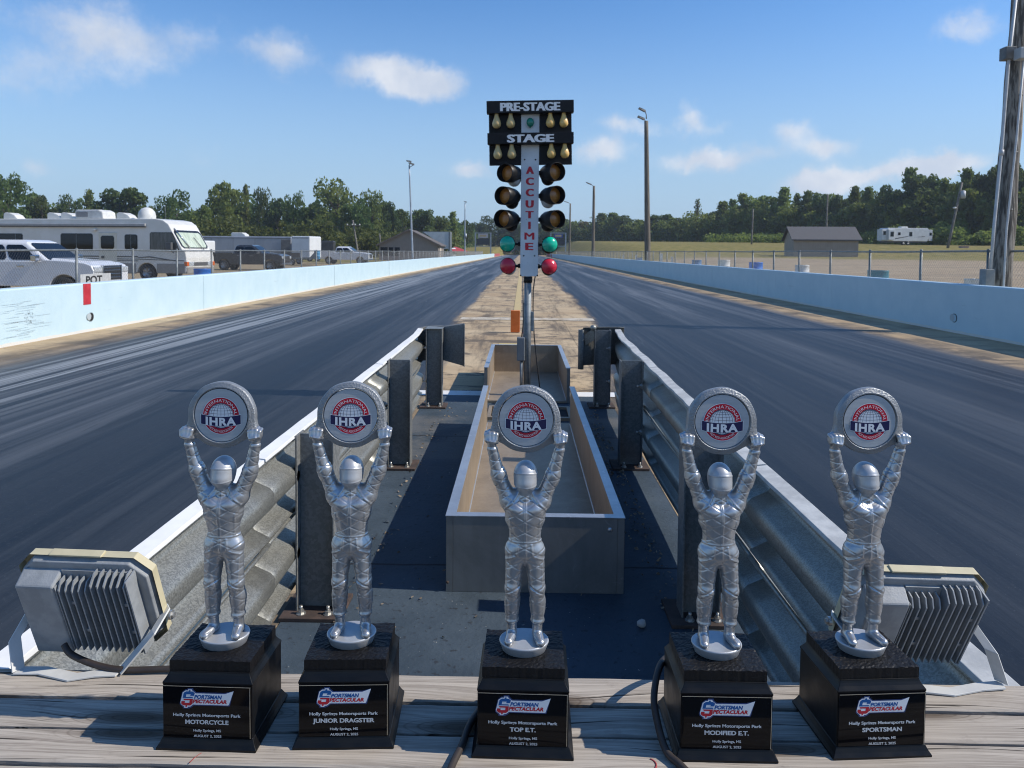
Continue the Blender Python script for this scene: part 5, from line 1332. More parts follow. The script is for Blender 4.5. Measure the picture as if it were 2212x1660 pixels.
# motorhome
CREAM = pm("cream gelcoat", (.66, .64, .58), (.72, .70, .65), 1.5, .35, coat=.3)
RVG = pm("grey lower skirt", (.24, .225, .205), (.28, .265, .24), 3, .5)
RVS = pm("dark grey stripe", (.09, .09, .09), rough=.5); TEAL = pm("teal stripe", (.01, .12, .14), rough=.4)
RW = 1.25
t = thing("motorhome", "long cream and grey motorhome facing the track, a white dome on its roof", "motorhome", (-17.75, 38.9, -.28), R(-9))
side = [(-12.3, .45), (-12.3, 3.22), (-12.1, 3.34), (-3.0, 3.36), (-1.55, 3.36), (-1.1, 3.28), (-.80, 3.08), (-.66, 2.84), (.02, 1.72), (.18, 1.62), (.24, 1.30), (.26, .95), (.22, .50), (-1.5, .45)] + [(-2.1 + .58 * math.cos(a), .45 + .55 * math.sin(a)) for a in np.linspace(R(4), R(176), 10)] + [(-2.75, .45), (-9.0, .45)]
q = MB(); q.prism(side, -RW, RW, 'y'); q.build("shell", CREAM, t, bev=.07, seg=3)
q = MB(); q.box(-12.28, -2.72, -RW - .012, -RW + .05, .42, .98); q.box(-1.5, .16, -RW - .012, -RW + .05, .46, .98); q.box(.16, .275, -RW + .02, RW - .02, .46, .80); q.build("skirt", RVG, t, bev=.02)
q = MB(); yy = -RW - .014
for z0_, z1_ in ((1.30, 1.36), (1.18, 1.22), (1.09, 1.13)): q.box(-12.2, -2.6, yy, yy + .06, z0_, z1_)
q.add([(-2.6, yy, 1.30), (-1.9, yy, 1.36), (-.3, yy, 1.14), (-.3, yy, 1.10), (-1.9, yy, 1.29), (-2.6, yy, 1.26)], [tuple(range(6))]); q.add([(-2.6, yy, 1.22), (.1, yy, 1.16), (.1, yy, 1.12), (-2.6, yy, 1.18)], [(0, 1, 2, 3)])
q.build("side_stripe", RVS, t)
def rvwin(x0, x1, z0_, z1_, name="window", mull=None, mat=CARGLASS, slant=0.0):
    c = .08; y = -RW - .02
    P = [(x0 + c, z0_), (x1 - c + slant, z0_), (x1 + slant, z0_ + c), (x1, z1_ - c), (x1 - c, z1_), (x0 + c, z1_), (x0, z1_ - c), (x0, z0_ + c)]
    fr = MB(); ctr = ((x0 + x1) / 2, (z0_ + z1_) / 2)
    big = [(x + (.035 if x > ctr[0] else -.035), z + (.035 if z > ctr[1] else -.035)) for x, z in P]
    fr.prism(big, y + .005, y + .06, 'y'); o = fr.build(name, pm("black window frame", (.02, .02, .02), rough=.5), t)
    g_ = MB(); g_.prism(P, y - .006, y + .02, 'y'); 
    if mull is not None: g_.box(mull - .015, mull + .015, y - .012, y + .01, z0_, z1_, 1)
    g_.build("pane", [mat, F_POST], o); return o
CURT = pm("grey curtain behind glass", (.07, .07, .065), (.16, .16, .15), 6, .12, st=(6, 1, .2))
rvwin(-1.85, -.55, 1.68, 2.60, "cab_window", None, CURT, .34); rvwin(-3.35, -2.66, 1.74, 2.48, "window", -3.0); rvwin(-7.25, -5.35, 1.66, 2.52, "window", -6.3); rvwin(-11.6, -9.7, 1.74, 2.50, "window", -10.1)
q = MB(); q.box(-4.95, -3.85, -RW - .03, -RW + .05, .75, 2.62); dr = q.build("entry_door", pm("ivory door", (.66, .62, .50), (.70, .66, .55), 2, .4), t, bev=.05, seg=3)
q = MB(); q.prism([(-4.72, 1.74), (-4.08, 1.74), (-4.0, 1.82), (-4.0, 2.36), (-4.08, 2.44), (-4.72, 2.44), (-4.8, 2.36), (-4.8, 1.82)], -RW - .045, -RW, 'y'); q.build("door_window", CARGLASS, dr)
q = MB(); q.box(-4.78, -4.6, -RW - .05, -RW, 1.22, 1.36); q.build("door_handle", RVS, dr)
q = MB(); q.box(-12.2, -2.1, -RW - .10, -RW + .02, 2.95, 3.10); q.build("awning", pm("awning grey", (.36, .36, .35), (.42, .42, .41), 3, .6), t, bev=.03)
q = MB(); q.box(-12.2, -2.1, -RW - .105, -RW, 2.90, 2.945); q.build("awning_rail", RVS, t)
q = MB(); q.box(-5.25, -5.05, -RW - .14, -RW, 2.70, 2.80); q.build("porch_lamp", CREAM, t, bev=.02)
# windscreen with pale curtain, wiper, pillar strap
A, B, C_, D = (.02, -RW, 1.72), (.02, RW, 1.72), (-.66, RW, 2.84), (-.66, -RW, 2.84)
CURTG = pm("pale green curtain behind glass", (.34, .40, .30), (.62, .68, .55), 3, .12, st=(1, 9, .6))
q = MB(); patch(q, A, B, C_, D, .03, .97, .06, .93, .012, cut=.06); ws = q.build("windshield", pm("windscreen edge", (.02, .022, .025), rough=.1), t)
q = MB(); patch(q, A, B, C_, D, .08, .92, .11, .82, .022, cut=.05); q.build("curtain", CURTG, ws)
q = MB(); q.tube([(-.62, -1.02, 2.86), (.06, -.62, 1.80)], .03, 8); q.build("chrome_strap", CHROME, t)
q = MB(); q.tube([(.10, .55, 1.72), (-.30, .20, 2.40)], .018, 6); q.build("wiper", RVS, t)
q = MB(); q.box(-.75, -.45, -RW - .30, -RW - .12, 1.72, 2.10); q.tube([(-.6, -RW - .2, 1.75), (-.5, -RW, 1.55)], .03, 6); q.build("wing_mirror", RVS, t, bev=.04)
for s in (-1, 1):
    q = MB(); q.box(.18, .285, min(s*.62, s*1.08), max(s*.62, s*1.08), .86, 1.08); hl = q.build("headlight", HLAMP, t, bev=.03)
    q = MB(); q.box(.10, .29, min(s*1.08, s*1.26), max(s*1.08, s*1.26), .86, 1.08); q.build("indicator", pm("orange indicator", (.62, .12, .01), rough=.25), t, bev=.02)
q = MB(); q.box(.2, .285, -.6, .6, .88, 1.06); q.build("grille", RVS, t)
for x in (-2.1, -9.2):
    for y in (-1.08, 1.08): wheel(t, x, y, .48, .46, .3)
for x in (-10.95, -8.15, -7.3, -3.85):     # roof vents: rounded hoods
    q = MB(); q.prism([(x - .42, 3.34), (x - .42, 3.66), (x - .30, 3.72), (x, 3.70), (x + .28, 3.58), (x + .50, 3.36)], -.75, -.15, 'y'); q.build("roof_vent", CREAM, t, bev=.04)
q = MB(); q.prism([(-6.65, 3.36), (-6.65, 3.80), (-6.5, 3.86), (-5.2, 3.86), (-4.95, 3.74), (-4.9, 3.36)], -.95, .05, 'y'); ac = q.build("air_conditioner", DW, t, bev=.06)
q = MB(); q.box(-6.55, -5.85, -.965, -.93, 3.46, 3.74); q.build("air_grille", pm("grille shadow grey", (.2, .2, .2), (.32, .32, .32), 60, .7), ac)
q = MB(); q.lathe([(.44, 3.34), (.45, 3.55), (.40, 3.76), (.27, 3.92), (.12, 3.99), (0, 4.0)], 22, X=Matrix.Translation((-2.6, -.5, 0))); q.build("satellite_dome", DW, t)
q = MB(); q.tube([(-1.4, -.6, 3.36), (-1.44, -.6, 4.1)], .012, 6); q.build("antenna", F_POST, t)

# trailers and other machines far left
TRG = pm("grey trailer sheet", (.27, .29, .32), (.34, .36, .39), .8, .4, .3, st=(1, 1, .25)); TRW = pm("white trailer sheet", (.60, .61, .60), (.66, .67, .66), 1, .4)
def trailer(label, p, L_, W_, H_, rz, mat, grp=None, ac=(), door=None, front=None, h0=.55):
    t = thing("enclosed_trailer", label, "trailer", (p.x, p.y, ground_h(p.x, p.y)), rz, grp)
    q = MB(); q.box(-L_, 0, -W_/2, W_/2, h0, H_); q.build("box_body", mat, t, bev=.12, seg=3)
    q = MB(); q.box(-L_ + .1, -.1, -W_/2 - .012, -W_/2 + .1, h0 - .06, h0 + .05); q.box(-L_ + .1, -.1, -W_/2 - .012, -W_/2 + .1, H_ - .22, H_ - .16); q.build("side_rail", RVS, t)
    for k in range(1, int(L_ // 2.4)):
        MB().box(-L_ + k * 2.4 - .02, -L_ + k * 2.4 + .02, -W_/2 - .008, -W_/2 + .05, h0 + .05, H_ - .22).build("panel_seam", F_POST, t)
    for x in ac: 
        q = MB(); q.prism([(x - .8, H_ - .02), (x - .8, H_ + .36), (x - .65, H_ + .42), (x + .4, H_ + .42), (x + .75, H_ + .2), (x + .8, H_ - .02)], -.6, .5, 'y'); q.build("air_conditioner", DW, t, bev=.06)
    if door: MB().box(door[0], door[1], -W_/2 - .03, -W_/2 + .1, h0, H_ - .3).build("side_door", pm("brown grey door", (.13, .12, .11), (.2, .19, .17), 2, .6), t, bev=.03)
    for x in (-L_ * .62, -L_ * .62 - 1.0): wheel(t, x, -W_/2 + .2, .38, .38, .25)
    return t
p = pt(638, 545, 79); trailer("very long grey enclosed trailer behind the dark pickup, air conditioners on its roof", Vector((p.x, p.y, 0)), 16, 2.5, 2.95, R(-1), TRG, ac=(-13.9, -6.1), door=(-1.15, -.1))
p = pt(682, 545, 77); trailer("short pale trailer with a rounded white front, right of the long grey trailer", Vector((p.x, p.y, 0)), 2.2, 2.4, 2.98, R(-14), TRW)
p = pt(500, 545, 66); trailer("white slide-in camper roof behind the dark pickup", Vector((p.x - 2.0, p.y, 0)), 3.8, 2.2, 2.35, R(-3), TRW)
p = pt(745 - 22, 545, 96); trailer("small dark trailer behind the crew cab pickup, with an open rear", Vector((p.x, p.y, 0)), 3.4, 2.2, 2.75, R(8), pm("black trailer sheet", (.03, .03, .034), (.05, .05, .052), 2, .4))
# flatbed tow trailer with a blue drum between the two pickups
p = pt(690, 565, 72); t = thing("utility_trailer", "low grey flatbed trailer between the two pickups, white lamps on its side", "trailer", (p.x, p.y, ground_h(p.x, p.y)), R(-2))
q = MB(); q.box(-4.2, 0, -1.1, 1.1, .65, .80); q.prism([(-4.2, .8), (-.6, .8), (0, 1.5), (0, .8)][::1], -1.1, -1.05, 'y'); q.build("deck", F_POST, t)
q = MB(); q.box(-4.2, -1.6, -1.12, -1.06, .8, 1.25); q.build("side_panel", pm("dark panel", (.06, .055, .05), (.1, .09, .08), 5, .7), t)
for x in (-2.4, -3.3): wheel(t, x, -1.15, .36, .36, .22)
drum("light blue drum on the flatbed trailer between the two pickups", 697 - 12, 541, 71.5, pm("light blue drum", (.04, .22, .42), (.06, .27, .47), 4, .5))

# ------------------------------------------------------------------ buildings
def gable(name, label, loc, rz, W_, L_, H_, rise, wall, roof, over=.4, parts=None):
    """gable end faces -Y; W_ across, L_ deep"""
    t = thing(name, label, "building", loc, rz)
    q = MB(); q.prism([(-W_/2, -.3), (W_/2, -.3), (W_/2, H_), (0, H_ + rise), (-W_/2, H_)], 0, L_, 'y'); q.build("wall", wall, t)
    sl_ = rise / (W_/2); th = .16; e = over
    q = MB(); P = [(-W_/2 - e, H_ - sl_ * e + .03), (0, H_ + rise + .03), (W_/2 + e, H_ - sl_ * e + .03), (W_/2 + e, H_ - sl_ * e + .03 + th), (0, H_ + rise + .03 + th * 1.15), (-W_/2 - e, H_ - sl_ * e + .03 + th)]
    q.prism(P, -e, L_ + e, 'y'); q.build("roof", roof, t)
    q = MB(); P2 = [(x, z - (.10 if i in (0, 1, 2) else .04)) for i, (x, z) in enumerate(P)]; q.prism(P2, -e - .05, -e - .004, 'y'); q.build("barge_board", pm("brown trim", (.13, .10, .08), (.16, .125, .10), 4, .7), t)
    return t
def siding(name, c1, c2):
    m = bpy.data.materials.new(name); g = G(NT(m)); tc = g.n('ShaderNodeTexCoord').outputs['Object']; sx = g.n('ShaderNodeSeparateXYZ', {'Vector': tc})
    fr = g.m('FRACT', g.m('MULTIPLY', g.m('ADD', sx.outputs[0], sx.outputs[1]), 3.3))
    n = g.noise(tc, 1.2, 5); col = g.mix(g.ss(n, .3, .7), c1, c2); col = g.mix(g.m('MULTIPLY', g.ss(fr, .10, .02), .35), col, tuple(v * .5 for v in c1))
    b = g.n('ShaderNodeBsdfPrincipled', {'Base Color': col, 'Roughness': .6}); out(g, b.outputs[0]); return m
BTAN = siding("taupe metal siding", (.235, .195, .165), (.26, .22, .185)); SHED = siding("tan metal siding", (.30, .245, .20), (.335, .275, .225))
ROOFB = pm("brown shingle roof", (.10, .085, .075), (.15, .13, .115), 22, .85, bump=.3, bscale=30); ROOFG = pm("grey shingle roof", (.085, .082, .082), (.125, .12, .12), 22, .85, bump=.3, bscale=30)
p = pt(883, 545, 112)
bd = gable("clubhouse", "taupe building with a wide gable facing the camera, behind the left fence", (p.x, p.y, .05), R(1), 9.2, 9.5, 2.35, 2.25, BTAN, ROOFB)
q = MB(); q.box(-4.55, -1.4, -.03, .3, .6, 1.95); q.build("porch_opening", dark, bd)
for x in (-4.5, -3.2, -2.3): MB().box(x - .09, x + .09, -.12, -.035, -.2, 2.1).build("porch_post", BTAN, bd)
q = MB(); q.box(4.6, 4.66, 2, 4.5, 0, 2.0); q.build("side_door", pm("cream door", (.5, .42, .34), (.55, .47, .38), 3, .6), bd)
p = pt(955, 517, 128); t = thing("steel_awning", "pale triangular metal awning frame standing behind the gabled building", "awning", (p.x, p.y, ground_h(p.x, p.y)))
q = MB(); q.prism([(-3.4, 4.9), (1.2, 4.9), (1.2, 1.8)], -.1, .1, 'y'); q.build("end_panel", pm("pale sheet metal", (.50, .51, .50), (.58, .59, .58), 1, .5, .3), t)
q = MB(); q.box(1.2, 1.45, -.15, 3, 0, 5.0); q.box(-3.5, -3.2, -.15, 3, 0, 5.0); q.box(-3.2, 1.2, -.1, 3, 4.9, 5.0); q.build("steel_frame", F_POST, t)
# shed on the gravel lot
p = pt(1714, 556, 95); a = R(-7)
t = gable("shed", "tan metal shed with a grey roof standing on the gravel lot on the right", (p.x, p.y, 1.0), R(-7 - 90 + 180), 5.2, 8.1, 2.45, 1.55, SHED, ROOFG, .35)
# place so that the long side faces the camera: local +Y runs along the long side to the right
t.rotation_euler = (0, 0, R(-90 - 7)); 
dvec = Vector((math.cos(a), math.sin(a), 0)); pv = Vector((-math.sin(a), math.cos(a), 0))
t.location = Vector((p.x, p.y, 1.0)) + dvec * 8.1 + pv * 2.6
t.rotation_euler = (0, 0, R(90 - 7)); 
q = MB(); q.cyl((.8, 2.2, 3.2), (.8, 2.2, 4.1), .10, n=10); q.build("vent_pipe", DW, t)

# travel trailer on the grass
p0 = pt(1890, 529, 134); p1 = pt(2010, 529, 137); dv = p1 - p0; L_ = 10.0
t = thing("travel_trailer", "white travel trailer with slide-outs parked on the grass bank on the right", "travel trailer", ((p0.x + p1.x) / 2, (p0.y + p1.y) / 2, ground_h(p0.x, p0.y) + .05), math.atan2(dv.y, dv.x) - R(6))
TTW = pm("white trailer shell", (.56, .57, .57), (.63, .64, .64), 2, .4)
q = MB(); q.prism([(-4.2, .75), (4.0, .75), (4.35, 1.3), (4.35, 2.9), (4.1, 3.25), (-4.0, 3.2), (-4.2, 3.0)], -1.25, 1.25, 'y'); q.build("shell", TTW, t, bev=.06)
for x0, x1, y1 in ((-5.2, -4.2, .3), (4.35, 5.1, .5)):
    q = MB(); q.box(x0, x1, -1.2, y1, .85, 2.95); q.build("slide_out", TTW, t, bev=.05)
q = MB(); q.box(-4.2, -3.0, -1.7, -1.25, .95, 2.9); so = q.build("slide_out", TTW, t, bev=.05)
for x0, x1, z0_, z1_, y in ((-4.95, -4.45, 1.9, 2.6, -1.2), (-3.85, -3.2, 1.6, 2.5, -1.7), (-2.0, -1.5, 1.9, 2.4, -1.25), (.3, .9, 1.7, 2.5, -1.25), (4.5, 4.95, 1.9, 2.4, -1.2)):
    MB().box(x0, x1, y - .02, y + .05, z0_, z1_).build("window", CARGLASS, t)
q = MB(); q.add([(-2.6, -1.26, 1.3), (.2, -1.26, 1.75), (.2, -1.26, 1.65), (-2.6, -1.26, 1.1)], [(0, 1, 2, 3)]); q.add([(1.2, -1.26, 1.5), (3.6, -1.26, 1.75), (3.4, -1.26, 1.6)], [(0, 1, 2)]); q.build("swoosh_stripe", RVS, t)
q = MB(); q.box(-.9, .5, -.6, .4, 3.2, 3.52); q.build("air_conditioner", DW, t, bev=.08)
for x in (-.9, .1): wheel(t, x, -1.15, .38, .38, .25)
q = MB(); q.box(-4.1, 4.1, -1.0, 1.0, .5, .76); q.build("chassis", RVS, t)

# scoreboards at the far end
def scoreboard(label, p0, p1, blue):
    gz = ground_h(p0.x, p0.y); W_ = abs(p1.x - p0.x)
    t = thing("scoreboard", label, "scoreboard", (p0.x, p0.y, gz), 0, "scoreboards at the far end of the strip"); zt = p0.z - gz; zb = p1.z - gz
    q = MB()
    for x in (0, W_): q.box(x - .16, x + .16, -.2, .2, 0, zt)
    q.box(.16, W_ - .16, -.15, .15, zt - .18, zt); q.box(.16, W_ - .16, -.15, .15, zb, zb + .18); q.build("steel_frame", P_STEEL, t)
    q = MB(); q.box(.35, W_ - .35, -.12, .1, zb + .45, zt - 1.7); q.build("display_panel", pm("dark display", (.012, .014, .02), (.02, .022, .03), 2, .3), t)
    q = MB(); q.box(.8, W_ - .8, -.12, .1, zt - 1.45, zt - .3); q.build("header_panel", blue, t)
    q = MB(); q.box(1.25, W_ - 1.25, -.14, -.121, zt - 1.15, zt - .6); q.build("header_strip", pm("tan strip", (.42, .30, .16), (.5, .37, .2), 4, .6), t)
    return t
scoreboard("left scoreboard with a pale header at the far end of the strip", pt(1027, 503, 202), pt(1060, 533, 202), pm("pale header", (.5, .46, .46), rough=.6))
scoreboard("right scoreboard with a blue header at the far end of the strip", pt(1190, 503, 202), pt(1222, 533, 202), pm("blue header", (.05, .08, .22), rough=.6))
p = pt(992, 540, 150); t = thing("canopy_tent", "small red canopy tent by the far end of the left fence", "tent", (p.x, p.y, ground_h(p.x, p.y)))
RC_ = pm("red canvas", (.45, .05, .06), (.52, .09, .09), 3, .7)
zt = p.z - ground_h(p.x, p.y); q = MB(); q.loft([[(-2, -1.5, zt - .4), (2, -1.5, zt - .4), (2, 1.5, zt - .4), (-2, 1.5, zt - .4)], [(-1.0, -.05, zt + .6), (-.6, -.05, zt + .6), (-.6, .05, zt + .6), (-1.0, .05, zt + .6)]]); q.build("canopy", RC_, t)
for x in (-1.9, 1.9):
    for y in (-1.4, 1.4): MB().cyl((x, y, 0), (x, y, zt - .4), .04, n=6).build("leg", F_POST, t)
p = pt(972, 545, 140); t = thing("golf_cart", "small white covered cart right of the gabled building", "cart", (p.x, p.y, ground_h(p.x, p.y)), R(-30))
q = MB(); q.box(-1.2, 1.1, -.6, .6, .35, .85); q.box(-.8, -.1, -.55, .55, .85, 1.3); q.build("body", TTW, t, bev=.06)
q = MB(); q.prism([(-1.2, 1.95), (-1.0, 2.15), (.8, 2.15), (1.0, 1.95)], -.65, .65, 'y'); q.build("roof", TTW, t, bev=.04)
q = MB()
for x in (-1.0, .85):
    for y in (-.55, .55): q.cyl((x, y, .8), (x, y, 1.96), .03, n=6)
q.build("roof_frame", F_POST, t)
for x in (-.75, .75):
    for y in (-.55, .55): wheel(t, x, y, .24, .24, .18)

# ================================================================== TREES
def leaf_mat(name, c1, c2, c3):
    m = bpy.data.materials.new(name); g = G(NT(m))
    geo = g.n('ShaderNodeNewGeometry'); rnd = geo.outputs['Random Per Island']; pos = geo.outputs['Position']
    oi = g.n('ShaderNodeObjectInfo').outputs['Random']
    n = g.noise(pos, .32, 3, .6)
    col = g.mix(rnd, c1, c2); col = g.mix(g.m('MULTIPLY', g.ss(n, .45, .68), .65), col, c3)
    hs = g.n('ShaderNodeHueSaturation', {'Hue': g.m('ADD', .488, g.m('MULTIPLY', oi, .024)), 'Saturation': 1.0, 'Value': g.m('ADD', .78, g.m('MULTIPLY', oi, .45)), 'Color': col})
    b = g.n('ShaderNodeBsdfPrincipled', {'Base Color': hs.outputs[0], 'Roughness': .65, 'Specular IOR Level': .25})
    tr = g.n('ShaderNodeBsdfTranslucent', {'Color': hs.outputs[0]})
    mx = g.n('ShaderNodeMixShader', {0: .48, 1: b.outputs[0], 2: tr.outputs[0]}); out(g, mx.outputs[0]); return m
LF_DARK = leaf_mat("dark broad leaves", (.060, .098, .030), (.115, .165, .048), (.155, .195, .056))
LF_MID = leaf_mat("mid green leaves", (.125, .17, .038), (.21, .26, .06), (.25, .28, .07))
LF_LIGHT = leaf_mat("yellow green leaves", (.095, .125, .026), (.160, .190, .046), (.18, .19, .05))
LF_PINE = leaf_mat("pine needles", (.115, .165, .042), (.20, .26, .07), (.26, .30, .085))
LF_TAN = leaf_mat("dry tan leaves", (.14, .12, .05), (.19, .15, .07), (.16, .13, .05))
BARK = pm("bark", (.06, .048, .036), (.11, .092, .07), 6, .9, st=(4, 4, .5), bump=.4, bscale=10)
def leaves(P, size, rng, flat=.0):
    n = len(P); a = rng.normal(size=(n, 3)); a[:, 2] *= 1 - flat; a /= np.linalg.norm(a, axis=1, keepdims=True) + 1e-9
    b = np.cross(a, rng.normal(size=(n, 3))); b /= np.linalg.norm(b, axis=1, keepdims=True) + 1e-9
    s = size * rng.uniform(.6, 1.35, (n, 1)); a = a * s; b = b * s * rng.uniform(.45, .8, (n, 1))
    V = np.stack([P - a, P - b * .9 + a * .1, P + a, P + b], 1).reshape(-1, 3)
    return V, np.arange(4 * n).reshape(n, 4)
def crown_broad(seed, n=2600, open_=.0, lobes=15, tall=1.0):
    rng = np.random.default_rng(seed); P = []
    C = []
    for k in range(lobes):
        z = rng.uniform(.24, .92); rr = math.sqrt(max(.0, 1 - ((z - .55) / .50) ** 2)) * .40
        a = rng.uniform(0, 6.28); r = rr * math.sqrt(rng.uniform(.1, 1)); C.append((r * math.cos(a), r * math.sin(a), z, rng.uniform(.10, .19) * (1.1 - .35 * z)))
    C.append((0, 0, .80, .17)); C.append((rng.normal() * .1, rng.normal() * .1, .93, .10))
    for (x, y, z, r) in C:
        m_ = int(n / len(C)); u = rng.normal(size=(m_, 3)); u /= np.linalg.norm(u, axis=1, keepdims=True)
        u *= (rng.uniform(.35 + .2 * open_, 1.08, (m_, 1)) ** .6) * r * np.array([1.15, 1.15, .85]); P.append(u + np.array([x, y, z]))
    P = np.concatenate(P); P = P[P[:, 2] > .08]
    return P, C
def crown_pine(seed, n=3400, narrow=1.0):
    rng = np.random.default_rng(seed); P = []; C = []
    wh = 18
    for k in range(wh):
        z = .10 + .89 * (k / (wh - 1)); R_ = (.40 * (1 - z) ** .95 + .022) * rng.uniform(.7, 1.25) * narrow
        for j in range(rng.integers(3, 6)):
            a = rng.uniform(0, 6.28); L = R_ * rng.uniform(.6, 1.15); m_ = int(n / (wh * 4))
            t_ = rng.uniform(.1, 1, (m_, 1)); d_ = np.array([math.cos(a), math.sin(a), .22])
            P.append(np.array([0, 0, z]) + d_ * L * t_ + rng.normal(size=(m_, 3)) * np.array([.030, .030, .022])); C.append((math.cos(a) * L, math.sin(a) * L, z + .22 * L, .02))
    return np.concatenate(P), C
def tree_kind(kind, seed):
    rng = np.random.default_rng(seed + 50)
    if kind == 'pine': P, C = crown_pine(seed); V, F_ = leaves(P, .026, rng)
    elif kind == 'slim': P, C = crown_pine(seed, 1700, .72); V, F_ = leaves(P, .028, rng)
    elif kind == 'snag': P, C = crown_pine(seed, 520, .9); P = P[(P[:, 2] > .5)]; P[:, 0] += (P[:, 2] - .5) * .12; V, F_ = leaves(P, .024, rng)
    elif kind == 'open': P, C = crown_broad(seed, 2000, 1.0, 20); V, F_ = leaves(P, .026, rng)
    else: P, C = crown_broad(seed, 3600, 0, 19); V, F_ = leaves(P, .030, rng)
    tk = MB(); tk.tube([(0, 0, -.03), (.004, 0, .15), (-.004, .004, .4), (.004, 0, .72), (0, 0, .86)], [.024, .019, .015, .008, .004], 8)
    for (x, y, z, r) in C[::(2 if kind != 'pine' else 6)]:
        zb = max(.12, z - .22 - .25 * math.hypot(x, y)); tk.tube([(0, 0, zb), (x * .5, y * .5, (zb + z) / 2 + .02), (x, y, z)], [.009, .006, .002], 5)
    return V, F_, tk
PROTO = {}
def proto(kind, seed, mat):
    key = (kind, seed, mat.name)
    if key not in PROTO:
        V, F_, tk = tree_kind(kind, seed)
        cr = npmesh("crown", V, F_, mat, None, smooth=False); tr = tk.build("trunk", BARK)
        PROTO[key] = (cr.data, tr.data); bpy.data.objects.remove(cr); bpy.data.objects.remove(tr)
    return PROTO[key]
ORD = ["first", "second", "third", "fourth", "fifth", "sixth", "seventh", "eighth", "ninth", "tenth", "eleventh", "twelfth", "thirteenth", "fourteenth", "fifteenth", "sixteenth", "seventeenth", "eighteenth", "nineteenth", "twentieth"]
def ordn(i):
    if i < 20: return ORD[i]
    t_ = {2: "twenty", 3: "thirty", 4: "forty"}[(i + 1) // 10]; u = (i + 1) % 10
    return t_ + "-" + ORD[u - 1] if u else {2: "twentieth", 3: "thirtieth", 4: "fortieth"}[(i + 1) // 10]
NAME = {'broad': ("broadleaf_tree", "round broadleaf tree"), 'open': ("broadleaf_tree", "open crowned tree"), 'pine': ("pine_tree", "pointed conifer"), 'slim': ("pine_tree", "slim pointed conifer"), 'snag': ("pine_tree", "tall scraggly pine")}
def plant_tree(px, py, hw, depth, kind, mat, label, group, seed, ground=None):
    top = pt(px, py, depth); gz = ground_h(top.x, top.y) - .3 if ground is None else ground
    h = (top.z - gz) / .985; wd = hw / 1550 * depth / (.47 if kind in ('broad', 'open') else .26)
    cd_, td_ = proto(kind, seed, mat)
    t = thing(NAME[kind][0], label, "tree", (top.x, top.y, gz), random.uniform(0, 6.28), group)
    t.scale = (wd, wd, h)
    for nm, me in (("crown", cd_), ("trunk", td_)):
        o = bpy.data.objects.new(nm, me); COL.objects.link(o); o.parent = t
B, O_, PN, SLM = 'broad', 'open', 'pine', 'slim'
D_, M_, L_L, PP = LF_DARK, LF_MID, LF_LIGHT, LF_PINE
LEFT = [(22, 377, 44, 150, O_, D_, 1), (90, 425, 36, 170, B, D_, 2), (150, 424, 34, 185, O_, D_, 3), (192, 418, 22, 180, PN, PP, 1), (258, 410, 62, 175, B, D_, 4), (318, 448, 26, 190, B, M_, 5),
        (372, 413, 46, 175, O_, D_, 5), (432, 446, 32, 170, B, M_, 2), (492, 398, 44, 185, B, M_, 1), (531, 407, 17, 190, SLM, LF_MID, 2), (566, 409, 24, 185, O_, D_, 6), (600, 432, 34, 190, B, D_, 3),
        (634, 419, 28, 185, O_, D_, 7), (676, 440, 36, 195, B, D_, 1), (728, 392, 66, 185, O_, M_, 3), (772, 432, 38, 180, B, D_, 5), (804, 414, 34, 190, O_, M_, 6), (838, 438, 30, 195, B, D_, 4),
        (876, 455, 36, 200, B, D_, 2), (914, 455, 36, 210, B, D_, 6), (948, 470, 30, 215, B, M_, 3), (978, 462, 22, 220, SLM, LF_MID, 4), (1000, 478, 28, 260, B, D_, 1), (1030, 484, 34, 330, B, D_, 4),
        (1057, 467, 26, 330, O_, D_, 5), (1086, 478, 32, 340, B, D_, 2), (1112, 484, 30, 340, B, D_, 3)]
LOOK = {D_.name: "dark", M_.name: "mid green", L_L.name: "yellow green", PP.name: "dark green", LF_TAN.name: "tan"}
for i, (px, py, hw, dp, kd, mt, sd_) in enumerate(LEFT):
    where = "rising above the motorhome" if px < 330 else "behind the parked trailers" if px < 700 else "behind the gabled building" if px < 960 else "beyond the left scoreboard"
    plant_tree(px, py, hw, dp, kd, mt, f"{LOOK[mt.name]} {NAME[kd][1]}, {ordn(i)} from left on left skyline, {where}", "trees of the left woods", sd_)
